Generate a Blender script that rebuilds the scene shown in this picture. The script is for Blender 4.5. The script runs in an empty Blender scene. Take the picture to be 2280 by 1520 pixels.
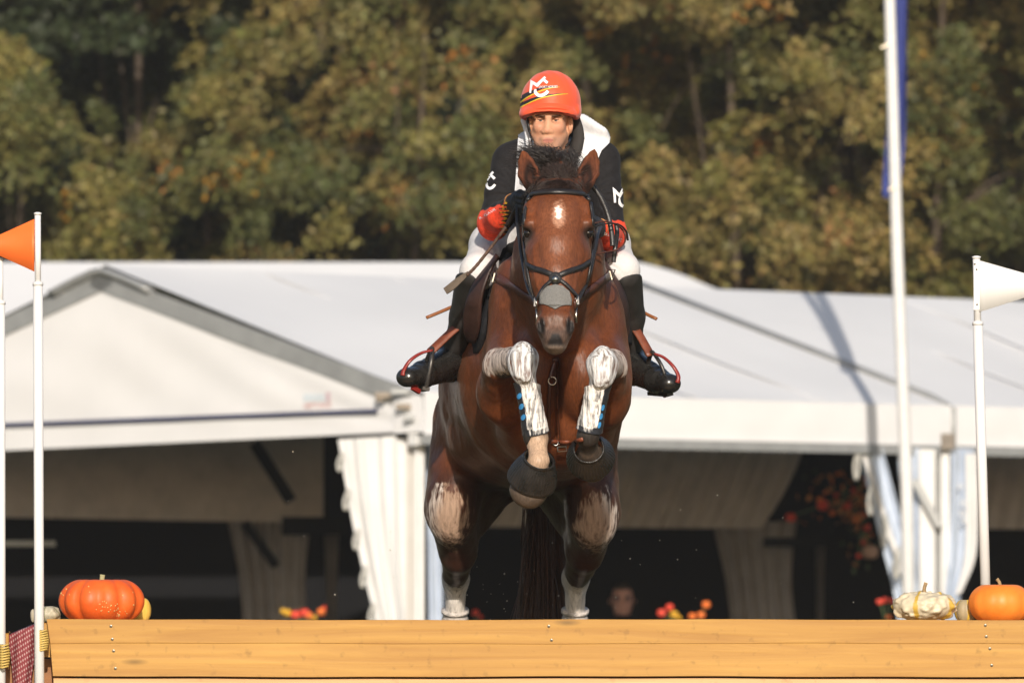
import bpy, bmesh, math, random
import numpy as np
from mathutils import Vector, Matrix
from mathutils.bvhtree import BVHTree

random.seed(7); RNG = np.random.default_rng(7)
scene = bpy.context.scene
COL = scene.collection

# ------------------------------------------------------------------ camera, sky, sun, exposure
CAM_Z, CAM_D, FPX, HORIZON = 1.195, 30.0, 19200.0, 1385.0     # telephoto from 30 m, at fence-top height
cam_data = bpy.data.cameras.new('camera')
cam = bpy.data.objects.new('camera', cam_data); COL.objects.link(cam)
cam.location = (0, -CAM_D, CAM_Z); cam.rotation_euler = (math.radians(90), 0, 0)
cam_data.sensor_width = 36.0; cam_data.lens = 36.0 * FPX / 2280.0
cam_data.shift_y = (HORIZON - 760.0) / 2280.0
cam_data.clip_start = 0.5; cam_data.clip_end = 1500
cam_data.dof.use_dof = True; cam_data.dof.focus_distance = 29.68; cam_data.dof.aperture_fstop = 6.6
scene.camera = cam

SUN_EL, SUN_AZ = math.radians(22), math.radians(3.5)           # low autumn sun behind the camera, to its right
world = bpy.data.worlds.new('World'); scene.world = world; world.use_nodes = True
wn = world.node_tree; bg = wn.nodes['Background']
sky = wn.nodes.new('ShaderNodeTexSky'); sky.sky_type = 'NISHITA'; sky.sun_disc = False
sky.sun_elevation = SUN_EL; sky.sun_rotation = math.pi - SUN_AZ
sky.air_density = 1.0; sky.dust_density = 1.6; sky.ozone_density = 1.0
wn.links.new(sky.outputs['Color'], bg.inputs['Color']); bg.inputs['Strength'].default_value = 0.115
sun_dir = Vector((math.sin(SUN_AZ) * math.cos(SUN_EL), -math.cos(SUN_AZ) * math.cos(SUN_EL), math.sin(SUN_EL)))
sun_data = bpy.data.lights.new('sun', 'SUN'); sun_data.energy = 4.5; sun_data.angle = math.radians(0.53)
sun_data.color = (1.0, 0.915, 0.80)
sun = bpy.data.objects.new('sun', sun_data); COL.objects.link(sun)
sun.location = (20, -40, 40); sun.rotation_euler = sun_dir.to_track_quat('Z', 'Y').to_euler()
scene.view_settings.view_transform = 'Standard'; scene.view_settings.look = 'None'
scene.view_settings.exposure = 0.14; scene.view_settings.gamma = 1.0; scene.view_settings.use_curve_mapping = False
scene.render.engine = 'CYCLES'
scene.cycles.use_denoising = True

# ------------------------------------------------------------------ helpers
def W(px, py, y):
    """World point seen at photo pixel (px, py) at depth y."""
    s = (CAM_D + y) / FPX
    return np.array(((px - 1140.0) * s, y, CAM_Z + (HORIZON - py) * s))
def ray(px, py):
    return np.array((0, -CAM_D, CAM_Z)), np.array(((px - 1140.0) / FPX, 1.0, (HORIZON - py) / FPX))
def ray_plane(px, py, p0, n):
    o, d = ray(px, py); t = np.dot(np.array(p0) - o, n) / np.dot(d, n); return o + d * t

def srgb(r, g, b):
    f = lambda c: (c / 255 / 12.92) if c / 255 <= 0.04045 else ((c / 255 + 0.055) / 1.055) ** 2.4
    return (f(r), f(g), f(b))

def link(o, parent=None):
    COL.objects.link(o)
    if parent is not None: o.parent = parent
    return o
def tag(o, label=None, cat=None, group=None, kind=None):
    if label: o['label'] = label
    if cat: o['category'] = cat
    if group: o['group'] = group
    if kind: o['kind'] = kind
    return o
def empty(name, loc, label=None, cat=None, group=None):
    o = bpy.data.objects.new(name, None); o.location = Vector(loc); o.empty_display_size = 0.1
    link(o); tag(o, label, cat, group); return o

def mesh_obj(name, verts, faces, mats, parent=None, smooth=False, attrs=None, fmat=None):
    """One mesh object; verts in world space, re-based when a parent is given."""
    v = np.asarray(verts, dtype=np.float64).reshape(-1, 3)
    off = np.zeros(3)
    if parent is not None:
        q = parent
        while q is not None: off += np.array(q.location); q = q.parent
    base = np.zeros(3)
    me = bpy.data.meshes.new(name)
    if parent is None and len(v):
        base = np.array(((v[:, 0].min() + v[:, 0].max()) / 2, (v[:, 1].min() + v[:, 1].max()) / 2, v[:, 2].min()))
    vv = v - off - base
    if isinstance(faces, np.ndarray) and faces.ndim == 2:
        n, k = faces.shape
        me.vertices.add(len(vv)); me.vertices.foreach_set('co', vv.ravel().astype(np.float32))
        me.loops.add(n * k); me.loops.foreach_set('vertex_index', faces.ravel().astype(np.int32))
        me.polygons.add(n); me.polygons.foreach_set('loop_start', np.arange(0, n * k, k, dtype=np.int32))
        me.update(calc_edges=True)
    else:
        me.from_pydata(vv.tolist(), [], [list(map(int, f)) for f in faces]); me.update()
    for m in (mats if isinstance(mats, (list, tuple)) else [mats]): me.materials.append(m)
    if fmat is not None: me.polygons.foreach_set('material_index', np.asarray(fmat, dtype=np.int32))
    if smooth: me.polygons.foreach_set('use_smooth', np.ones(len(me.polygons), dtype=bool))
    for k, a in (attrs or {}).items():
        a = np.asarray(a, dtype=np.float32)
        if a.ndim == 1:
            at = me.attributes.new(k, 'FLOAT', 'POINT'); at.data.foreach_set('value', a)
        else:
            if a.shape[1] == 3: a = np.concatenate([a, np.ones((len(a), 1), np.float32)], 1)
            at = me.attributes.new(k, 'FLOAT_COLOR', 'POINT'); at.data.foreach_set('color', a.ravel())
    o = bpy.data.objects.new(name, me); o.location = Vector(base); link(o, parent)
    return o
def world_off(o):
    v = Vector((0, 0, 0))
    while o is not None: v += o.location; o = o.parent
    return v

class MB:
    """Collects simple solids into ONE mesh (one part)."""
    def __init__(s): s.v = []; s.f = []; s.sm = []
    def add(s, v, f):
        n = len(s.v); s.v += [tuple(map(float, p)) for p in v]; s.f += [tuple(i + n for i in q) for q in f]; return s
    def box(s, lo, hi, bev=0.0):
        lo = np.array(lo, float); hi = np.array(hi, float)
        if bev <= 0:
            v = [(x, y, z) for x in (lo[0], hi[0]) for y in (lo[1], hi[1]) for z in (lo[2], hi[2])]
            return s.add(v, [(0, 1, 3, 2), (4, 6, 7, 5), (0, 4, 5, 1), (2, 3, 7, 6), (0, 2, 6, 4), (1, 5, 7, 3)])
        bm = bmesh.new(); bmesh.ops.create_cube(bm, size=1.0)
        for q in bm.verts: q.co = Vector((lo + hi) / 2) + Vector([q.co[i] * (hi - lo)[i] for i in range(3)])
        bmesh.ops.bevel(bm, geom=bm.edges[:], offset=bev, segments=2, affect='EDGES', profile=0.6)
        bm.verts.index_update()
        s.add([q.co[:] for q in bm.verts], [[q.index for q in f.verts] for f in bm.faces]); bm.free(); return s
    def bar(s, a, b, w, h, up=(0, 0, 1)):
        """Rectangular bar from a to b; w across, h along 'up'."""
        a = np.array(a, float); b = np.array(b, float); t = b - a; t /= np.linalg.norm(t)
        u = np.cross(t, up); u /= np.linalg.norm(u); n = np.cross(u, t)
        v = [p + sx * u * w / 2 + sz * n * h / 2 for p in (a, b) for sx, sz in ((-1, -1), (1, -1), (1, 1), (-1, 1))]
        return s.add(v, [(3, 2, 1, 0), (4, 5, 6, 7), (0, 1, 5, 4), (1, 2, 6, 5), (2, 3, 7, 6), (3, 0, 4, 7)])
    def tube(s, pts, r, seg=10, cap=True, flat=1.0, ref=(0.13, 0.31, 0.94)):
        pts = [np.array(p, float) for p in pts]; n = len(pts)
        rr = [r] * n if np.isscalar(r) else list(r)
        v = []; f = []; u = None
        for i, p in enumerate(pts):
            t = pts[min(i + 1, n - 1)] - pts[max(i - 1, 0)]; L = np.linalg.norm(t); t = t / L if L > 0 else np.array((0, 0, 1.0))
            if u is None: u = np.cross(t, ref)
            u = u - t * np.dot(u, t)
            if np.linalg.norm(u) < 1e-6: u = np.cross(t, (1, 0, 0))
            u /= np.linalg.norm(u); w = np.cross(t, u)
            for k in range(seg):
                a = 2 * math.pi * k / seg
                v.append(p + rr[i] * (math.cos(a) * u + flat * math.sin(a) * w))
        for i in range(n - 1):
            for k in range(seg):
                k2 = (k + 1) % seg
                f.append((i * seg + k, i * seg + k2, (i + 1) * seg + k2, (i + 1) * seg + k))
        if cap: f.append(tuple(range(seg - 1, -1, -1))); f.append(tuple((n - 1) * seg + k for k in range(seg)))
        return s.add(v, f)
    def lathe(s, prof, seg, axis_p, axis_d, rfun=None):
        """Surface of revolution: prof = [(r, h)], about the line axis_p + h * axis_d."""
        d = np.array(axis_d, float); d /= np.linalg.norm(d); p0 = np.array(axis_p, float)
        u = np.cross(d, (0.2, 0.3, 0.9)); u /= np.linalg.norm(u); w = np.cross(d, u)
        v = []; f = []; m = len(prof)
        for i, (r, h) in enumerate(prof):
            for k in range(seg):
                a = 2 * math.pi * k / seg; q = r * (rfun(i, a) if rfun else 1.0)
                v.append(p0 + d * h + q * (math.cos(a) * u + math.sin(a) * w))
        for i in range(m - 1):
            for k in range(seg):
                k2 = (k + 1) % seg; f.append((i * seg + k, i * seg + k2, (i + 1) * seg + k2, (i + 1) * seg + k))
        return s.add(v, f)
    def build(s, name, mat, parent=None, smooth=False):
        return mesh_obj(name, s.v, s.f, mat, parent, smooth)

def spline(pts, n):
    """Catmull-Rom through points (any dimension)."""
    P = np.array(pts, float); m = len(P)
    if m == 2: return np.array([P[0] + (P[1] - P[0]) * t for t in np.linspace(0, 1, n)])
    out = []
    for t in np.linspace(0, m - 1 - 1e-9, n):
        i = int(t); u = t - i
        p0 = P[i - 1] if i > 0 else 2 * P[0] - P[1]; p1, p2 = P[i], P[i + 1]
        p3 = P[i + 2] if i + 2 < m else 2 * P[-1] - P[-2]
        out.append(0.5 * (2 * p1 + (p2 - p0) * u + (2 * p0 - 5 * p1 + 4 * p2 - p3) * u * u + (3 * p1 - p0 - 3 * p2 + p3) * u ** 3))
    return np.array(out)

# ------------------------------------------------------------------ materials
def new_mat(name):
    m = bpy.data.materials.new(name); m.use_nodes = True
    return m, m.node_tree.nodes, m.node_tree.links, m.node_tree.nodes['Principled BSDF']
def mat(name, col, rough=0.6, spec=0.5, metal=0.0, var=0.0, vscale=8.0, bump=0.0, bscale=60.0, stretch=(1, 1, 1), col2=None, coat=0.0, sheen=0.0, trans=0.0, rvar=0.0, detail=5.0):
    """Principled with object-space noise for colour drift, roughness drift and fine relief."""
    m, N, L, P = new_mat(name)
    P.inputs['Base Color'].default_value = (*col, 1); P.inputs['Roughness'].default_value = rough
    P.inputs['Specular IOR Level'].default_value = spec; P.inputs['Metallic'].default_value = metal
    P.inputs['Coat Weight'].default_value = coat; P.inputs['Sheen Weight'].default_value = sheen
    tc = N.new('ShaderNodeTexCoord'); mp = N.new('ShaderNodeMapping'); mp.inputs['Scale'].default_value = stretch
    L.new(tc.outputs['Object'], mp.inputs['Vector'])
    if var > 0 or col2 is not None or rvar > 0:
        nz = N.new('ShaderNodeTexNoise'); nz.inputs['Scale'].default_value = vscale; nz.inputs['Detail'].default_value = detail; nz.inputs['Roughness'].default_value = 0.62
        L.new(mp.outputs['Vector'], nz.inputs['Vector'])
        if var > 0 or col2 is not None:
            rp = N.new('ShaderNodeValToRGB'); c2 = col2 if col2 is not None else tuple(min(1, c * (1 + var)) for c in col)
            c1 = col if col2 is not None else tuple(c * (1 - var) for c in col)
            rp.color_ramp.elements[0].color = (*c1, 1); rp.color_ramp.elements[1].color = (*c2, 1)
            rp.color_ramp.elements[0].position = 0.32; rp.color_ramp.elements[1].position = 0.68
            L.new(nz.outputs['Fac'], rp.inputs['Fac']); L.new(rp.outputs['Color'], P.inputs['Base Color'])
        if rvar > 0:
            mr = N.new('ShaderNodeMapRange'); mr.inputs['From Min'].default_value = 0.3; mr.inputs['From Max'].default_value = 0.7
            mr.inputs['To Min'].default_value = max(0.02, rough - rvar); mr.inputs['To Max'].default_value = min(1, rough + rvar)
            L.new(nz.outputs['Fac'], mr.inputs['Value']); L.new(mr.outputs['Result'], P.inputs['Roughness'])
    if bump > 0:
        n2 = N.new('ShaderNodeTexNoise'); n2.inputs['Scale'].default_value = bscale; n2.inputs['Detail'].default_value = 4
        L.new(mp.outputs['Vector'], n2.inputs['Vector'])
        b = N.new('ShaderNodeBump'); b.inputs['Strength'].default_value = bump; b.inputs['Distance'].default_value = 0.01
        L.new(n2.outputs['Fac'], b.inputs['Height']); L.new(b.outputs['Normal'], P.inputs['Normal'])
    if trans > 0:
        P.inputs['Transmission Weight'].default_value = trans
    return m

# ------------------------------------------------------------------ distance-field modelling (numpy) and surface nets
def _n(v): v = np.asarray(v, float); return v / np.linalg.norm(v)
class Field:
    def __init__(s, lo, hi, h):
        s.lo = np.array(lo, float); s.h = h
        s.n = np.ceil((np.array(hi, float) - s.lo) / h).astype(int) + 1
        s.g = np.full(s.n, 0.5, np.float32)
        s.ax = [(s.lo[i] + h * np.arange(s.n[i])).astype(np.float32) for i in range(3)]
    def _apply(s, fn, lo, hi, k, mode):
        m = k + 3 * s.h
        i0 = np.maximum(0, np.floor((np.array(lo) - m - s.lo) / s.h).astype(int)); i1 = np.minimum(s.n, np.ceil((np.array(hi) + m - s.lo) / s.h).astype(int) + 1)
        if np.any(i1 <= i0): return
        X = s.ax[0][i0[0]:i1[0]][:, None, None]; Y = s.ax[1][i0[1]:i1[1]][None, :, None]; Z = s.ax[2][i0[2]:i1[2]][None, None, :]
        d = fn(X, Y, Z).astype(np.float32)
        g = s.g[i0[0]:i1[0], i0[1]:i1[1], i0[2]:i1[2]]
        if mode == 'u':
            h = np.clip(0.5 + 0.5 * (g - d) / k, 0, 1); g[...] = g * (1 - h) + d * h - k * h * (1 - h)
        else:
            h = np.clip(0.5 - 0.5 * (g + d) / k, 0, 1); g[...] = g * (1 - h) - d * h + k * h * (1 - h)
    def seg(s, a, b, ra, rb, k=0.03, u=(1, 0, 0), mode='u'):
        """Tapered elliptic limb a->b; radii (along u, across)."""
        a = np.array(a, float); b = np.array(b, float)
        ra = np.array((ra, ra) if np.isscalar(ra) else ra, float); rb = np.array((rb, rb) if np.isscalar(rb) else rb, float)
        w = b - a; L = np.linalg.norm(w); w = w / L; u = np.array(u, float); u = _n(u - w * np.dot(u, w)); v = np.cross(w, u)
        def f(X, Y, Z):
            dx, dy, dz = X - np.float32(a[0]), Y - np.float32(a[1]), Z - np.float32(a[2])
            t = dx * w[0] + dy * w[1] + dz * w[2]; tc = np.clip(t / L, 0, 1)
            ru = ra[0] + (rb[0] - ra[0]) * tc; rv = ra[1] + (rb[1] - ra[1]) * tc; rw = np.minimum(ru, rv)
            qu = (dx * u[0] + dy * u[1] + dz * u[2]) / ru; qv = (dx * v[0] + dy * v[1] + dz * v[2]) / rv; qw = (t - tc * L) / rw
            k0 = np.sqrt(qu * qu + qv * qv + qw * qw)
            k1 = np.sqrt((qu / ru) ** 2 + (qv / rv) ** 2 + (qw / rw) ** 2) + 1e-6
            return k0 * (k0 - 1) / k1
        R = max(ra.max(), rb.max())
        s._apply(f, np.minimum(a, b) - R, np.maximum(a, b) + R, k, mode)
    def chain(s, st, k=0.02, u=(1, 0, 0)):
        for (a, ra), (b, rb) in zip(st[:-1], st[1:]): s.seg(a, b, ra, rb, k, u)
    def ell(s, c, r, k=0.03, R=None, mode='u'):
        c = np.array(c, float); r = np.array((r,) * 3 if np.isscalar(r) else r, float); M = np.eye(3) if R is None else np.array(R, float)   # rows = local axes
        def f(X, Y, Z):
            dx, dy, dz = X - np.float32(c[0]), Y - np.float32(c[1]), Z - np.float32(c[2])
            q = [(dx * M[i][0] + dy * M[i][1] + dz * M[i][2]) / r[i] for i in range(3)]
            k0 = np.sqrt(q[0] ** 2 + q[1] ** 2 + q[2] ** 2); k1 = np.sqrt((q[0] / r[0]) ** 2 + (q[1] / r[1]) ** 2 + (q[2] / r[2]) ** 2) + 1e-6
            return k0 * (k0 - 1) / k1
        e = r.max() if R is not None else r
        s._apply(f, c - e, c + e, k, mode)
    def plane_cut(s, p, n, k=0.004):
        """Removes the side n points to."""
        p = np.array(p, float); n = _n(n)
        hi = s.lo + s.h * s.n
        s._apply(lambda X, Y, Z: -((X - p[0]) * n[0] + (Y - p[1]) * n[1] + (Z - p[2]) * n[2]), s.lo, hi, k, 's')
    def mesh(s):
        g = s.g; h = s.h; S = g < 0
        c = np.zeros(tuple(s.n - 1), np.uint8)
        for i in (0, 1):
            for j in (0, 1):
                for l in (0, 1): c += S[i:s.n[0] - 1 + i, j:s.n[1] - 1 + j, l:s.n[2] - 1 + l]
        idx = np.argwhere((c > 0) & (c < 8)); del c
        n = len(idx); acc = np.zeros((n, 3)); cnt = np.zeros(n)
        cor = [(i, j, l) for i in (0, 1) for j in (0, 1) for l in (0, 1)]
        val = {q: g[idx[:, 0] + q[0], idx[:, 1] + q[1], idx[:, 2] + q[2]].astype(np.float64) for q in cor}
        for q in cor:
            for ax in range(3):
                if q[ax]: continue
                r = list(q); r[ax] = 1; r = tuple(r)
                m = (val[q] < 0) != (val[r] < 0); t = val[q][m] / (val[q][m] - val[r][m])
                p = np.tile(np.array(q, float), (m.sum(), 1)); p[:, ax] += t
                acc[m] += p; cnt[m] += 1
        verts = s.lo + h * (idx + acc / cnt[:, None])
        vid = np.full(tuple(s.n - 1), -1, np.int32); vid[idx[:, 0], idx[:, 1], idx[:, 2]] = np.arange(n)
        faces = []
        for ax in range(3):
            a1, a2 = (ax + 1) % 3, (ax + 2) % 3
            sl0 = [slice(None)] * 3; sl1 = [slice(None)] * 3; sl0[ax] = slice(0, -1); sl1[ax] = slice(1, None)
            e = np.argwhere(S[tuple(sl0)] != S[tuple(sl1)])
            ok = (e[:, a1] > 0) & (e[:, a2] > 0) & (e[:, a1] < s.n[a1] - 1) & (e[:, a2] < s.n[a2] - 1); e = e[ok]
            q = []
            for d1, d2 in ((-1, -1), (0, -1), (0, 0), (-1, 0)):
                p = e.copy(); p[:, a1] += d1; p[:, a2] += d2; q.append(vid[p[:, 0], p[:, 1], p[:, 2]])
            Q = np.stack(q, 1); inside = S[e[:, 0], e[:, 1], e[:, 2]]
            Q[~inside] = Q[~inside][:, ::-1]; faces.append(Q)
        F = np.concatenate(faces); F = F[(F >= 0).all(1)]
        return verts, F
def relax(v, f, it=1, lam=0.5):
    """Laplacian smoothing to take the last grid ripple out."""
    n = len(v)
    for _ in range(it):
        acc = np.zeros_like(v); cnt = np.zeros(n)
        for a, b in ((0, 1), (1, 2), (2, 3), (3, 0)):
            np.add.at(acc, f[:, a], v[f[:, b]]); np.add.at(cnt, f[:, a], 1)
            np.add.at(acc, f[:, b], v[f[:, a]]); np.add.at(cnt, f[:, b], 1)
        v = v + lam * (acc / np.maximum(cnt, 1)[:, None] - v)
    return v
def vnoise(p, scale, seed=0):
    """Cheap smooth 3-D value noise, 0..1, for colour masks."""
    q = np.asarray(p) * scale; i = np.floor(q).astype(np.int64); f = q - i; f = f * f * (3 - 2 * f)
    def hsh(a):
        h = (a[:, 0] * 374761393 + a[:, 1] * 668265263 + a[:, 2] * 2147483647 + seed * 974634777) & 0x7fffffff
        h = ((h ^ (h >> 13)) * 1274126177) & 0x7fffffff; return ((h ^ (h >> 16)) & 0xffff) / 65535.0
    out = 0
    for dx in (0, 1):
        for dy in (0, 1):
            for dz in (0, 1):
                w = (f[:, 0] if dx else 1 - f[:, 0]) * (f[:, 1] if dy else 1 - f[:, 1]) * (f[:, 2] if dz else 1 - f[:, 2])
                out = out + w * hsh(i + np.array((dx, dy, dz)))
    return out
def sstep(a, b, x): t = np.clip((x - a) / (b - a), 0, 1); return t * t * (3 - 2 * t)
def lerp(a, b, t): return a + (b - a) * t

# ------------------------------------------------------------------ things laid on a surface (straps, prints)
class Surf:
    """Rays from in front (the side the thing is seen from) onto built meshes."""
    def __init__(s, objs):
        V = []; F = []
        for o in objs:
            off = np.array(world_off(o)); me = o.data; n = len(V)
            co = np.empty(len(me.vertices) * 3, np.float32); me.vertices.foreach_get('co', co)
            V += (co.reshape(-1, 3) + off).tolist(); F += [[i + n for i in p.vertices] for p in me.polygons]
        s.t = BVHTree.FromPolygons(V, F)
    def hit(s, px, py):
        o, d = ray(px, py); r = s.t.ray_cast(Vector(o), Vector(d).normalized())
        if r[0] is None: return None
        n = r[1]
        if n.dot(Vector(d)) > 0: n = -n
        return np.array(r[0]), np.array(n)
    def near(s, p):
        r = s.t.find_nearest(Vector(p)); return np.array(r[0]), np.array(r[1])
def ribbon(pts, nrm, w, th, closed=False):
    """Strap: rectangular section w x th swept along pts, lying on its normals."""
    pts = np.array(pts); nrm = np.array(nrm); n = len(pts); v = []; f = []
    ww = np.full(n, w) if np.isscalar(w) else np.asarray(w)
    for i in range(n):
        t = _n(pts[(i + 1) % n if closed else min(i + 1, n - 1)] - pts[i - 1 if (closed or i > 0) else 0])
        k = nrm[i] - t * np.dot(nrm[i], t); k = _n(k); sd = np.cross(t, k)
        p = pts[i]
        v += [p - sd * ww[i] / 2, p - sd * ww[i] / 2 * 0.9 + k * th, p + sd * ww[i] / 2 * 0.9 + k * th, p + sd * ww[i] / 2]
    for i in range(n if closed else n - 1):
        j = (i + 1) % n
        for k in range(4): k2 = (k + 1) % 4; f.append((i * 4 + k, i * 4 + k2, j * 4 + k2, j * 4 + k))
    if not closed: f += [(3, 2, 1, 0), tuple((n - 1) * 4 + k for k in range(4))]
    return v, f
def surf_path(sf, pix, n, lift=0.001):
    P = []; K = []; last = None
    for px, py in spline(pix, n):
        h = sf.hit(px, py)
        if h is None:
            if last is None: continue
            o, d = ray(px, py); t = (last[0][1] - o[1]) / d[1]; h = (o + d * t, last[1])
        last = h; P.append(h[0] + h[1] * lift); K.append(h[1])
    P = np.array(P); K = np.array(K)
    for _ in range(2):
        K[1:-1] = (K[:-2] + 2 * K[1:-1] + K[2:]) / 4; P[1:-1] = (P[:-2] + 2 * P[1:-1] + P[2:]) / 4
    return P, np.array([_n(k) for k in K])
def strap(name, sf, pix, w, th, m, parent, n=24, lift=0.001):
    P, K = surf_path(sf, pix, n, lift); v, f = ribbon(P, K, w, th)
    return mesh_obj(name, v, f, m, parent, True)
def decal(name, sf, polys, m, parent, lift=0.002, step=2.0):
    """Flat print: 2-D outlines (photo pixels), gridded and laid on the surface they are printed on."""
    bm = bmesh.new(); fs = []
    for poly in polys:
        vs = [bm.verts.new((p[0], p[1], 0)) for p in poly]
        es = [bm.edges.new((vs[i], vs[(i + 1) % len(vs)])) for i in range(len(vs))]
        bmesh.ops.triangle_fill(bm, use_beauty=True, edges=es)
    xs = [v.co.x for v in bm.verts]; ys = [v.co.y for v in bm.verts]
    for a, b, nrm in ((min(xs), max(xs), (1, 0, 0)), (min(ys), max(ys), (0, 1, 0))):
        c = a + step
        while c < b:
            bmesh.ops.bisect_plane(bm, geom=bm.verts[:] + bm.edges[:] + bm.faces[:], plane_co=Vector(nrm) * c, plane_no=nrm); c += step
    V = []; ok = {}
    for v in bm.verts:
        h = sf.hit(v.co.x, v.co.y)
        ok[v.index] = h is not None
    bm.verts.index_update(); V = []; good = []
    for v in bm.verts:
        h = sf.hit(v.co.x, v.co.y); good.append(h is not None); V.append(h[0] + h[1] * lift if h else (0, 0, 0))
    F = [[v.index for v in f.verts] for f in bm.faces if all(good[v.index] for v in f.verts)]
    keep = sorted({i for f in F for i in f}); mp = {i: j for j, i in enumerate(keep)}
    bm.free()
    if not F: return None
    return mesh_obj(name, [V[i] for i in keep], [[mp[i] for i in f] for f in F], m, parent, True)
def text_polys(txt):
    """Outline triangles of a word in font units (x right, y up), as (verts, faces)."""
    cu = bpy.data.curves.new('lettering', 'FONT'); cu.body = txt; cu.size = 1.0; cu.resolution_u = 2
    o = bpy.data.objects.new('lettering', cu); COL.objects.link(o)
    dg = bpy.context.evaluated_depsgraph_get(); me = o.evaluated_get(dg).to_mesh()
    V = np.array([v.co[:] for v in me.vertices]); F = [list(p.vertices) for p in me.polygons]
    o.evaluated_get(dg).to_mesh_clear(); bpy.data.objects.remove(o); bpy.data.curves.remove(cu)
    return V, F
def lettering(name, sf, txt, x0, y0, x1, y1, hgt, m, parent, lift=0.002, shear=0.0):
    """Word whose baseline runs from photo pixel (x0, y0) to (x1, y1), printed on a surface."""
    V, F = text_polys(txt); w = V[:, 0].max() - V[:, 0].min(); V[:, 0] -= V[:, 0].min(); hh = V[:, 1].max()
    d = np.array((x1 - x0, y1 - y0), float); L = np.linalg.norm(d); d /= L; up = np.array((d[1], -d[0])); out = []; good = []
    for q in V:
        p = np.array((x0, y0)) + d * q[0] / w * L + up * q[1] / hh * hgt
        h = sf.hit(*p); good.append(h is not None); out.append(h[0] + h[1] * lift if h else (0, 0, 0))
    F = [f for f in F if all(good[i] for i in f)]
    if not F: return None
    return mesh_obj(name, out, F, m, parent)
# ------------------------------------------------------------------ ground and hillside
grass_m = mat('grass_ground', (.050, .062, .022), .9, .2, col2=(.085, .080, .032), vscale=.8, bump=.6, bscale=12)
def terrain(name, xs, ys, zf, m):
    V = [(x, y, zf(x, y)) for y in ys for x in xs]; n = len(xs)
    F = [(j * n + i, j * n + i + 1, (j + 1) * n + i + 1, (j + 1) * n + i) for j in range(len(ys) - 1) for i in range(n - 1)]
    o = mesh_obj(name, V, F, m, None, True); o['kind'] = 'structure'; return o
def gz(x, y): return -.35 + .02 * math.sin(x * .7 + y * .4)
terrain('ground', np.linspace(-150, 150, 41), np.linspace(-60, 52, 20), lambda x, y: -.35, grass_m)
def hz(x, y): return -.35 + .42 * max(0, y - 52) ** 1.04 + .35 * math.sin(x * .45 + y * .31)* min(1, max(0, (y - 52) / 6))
hill_m = mat('wooded_hillside_soil', (.030, .028, .016), .95, .2, col2=(.055, .045, .022), vscale=1.2, bump=.7, bscale=9)
terrain('hillside', np.linspace(-150, 150, 81), np.linspace(52, 116, 34), hz, hill_m)

# ------------------------------------------------------------------ trees: tapered trunk, limbs, crown of leaf sprays
def leaf_material():
    m, N, L, P = new_mat('leaves')
    a = N.new('ShaderNodeAttribute'); a.attribute_name = 'leaf'
    oi = N.new('ShaderNodeObjectInfo'); hs = N.new('ShaderNodeHueSaturation')
    mr = N.new('ShaderNodeMapRange'); mr.inputs['To Min'].default_value = 1.08; mr.inputs['To Max'].default_value = 1.40; L.new(oi.outputs['Random'], mr.inputs['Value']); L.new(mr.outputs['Result'], hs.inputs['Value'])
    L.new(a.outputs['Color'], hs.inputs['Color']); L.new(hs.outputs['Color'], P.inputs['Base Color'])
    P.inputs['Roughness'].default_value = .55; P.inputs['Specular IOR Level'].default_value = .3
    t = N.new('ShaderNodeBsdfTranslucent'); L.new(hs.outputs['Color'], t.inputs['Color'])
    mx = N.new('ShaderNodeMixShader'); mx.inputs['Fac'].default_value = .22; out = N['Material Output']
    L.new(P.outputs['BSDF'], mx.inputs[1]); L.new(t.outputs['BSDF'], mx.inputs[2]); L.new(mx.outputs['Shader'], out.inputs['Surface'])
    return m
leaf_m = leaf_material()
bark_m = mat('bark', (.060, .046, .034), .9, .2, col2=(.12, .088, .064), vscale=7, stretch=(1, 1, .25), bump=.8, bscale=20)
PAL = {'olive': [(.128, .118, .038), (.150, .132, .044), (.094, .096, .034)], 'green': [(.088, .092, .034), (.115, .110, .040), (.066, .074, .028)],
       'tan': [(.175, .140, .054), (.20, .155, .060), (.135, .118, .044)], 'amber': [(.30, .125, .030), (.32, .17, .026), (.22, .11, .05)],
       'dark': [(.022, .030, .014), (.028, .036, .017), (.017, .024, .013)]}  # 'dark' is shade put into the leaf colour, for gaps between crowns
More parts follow.
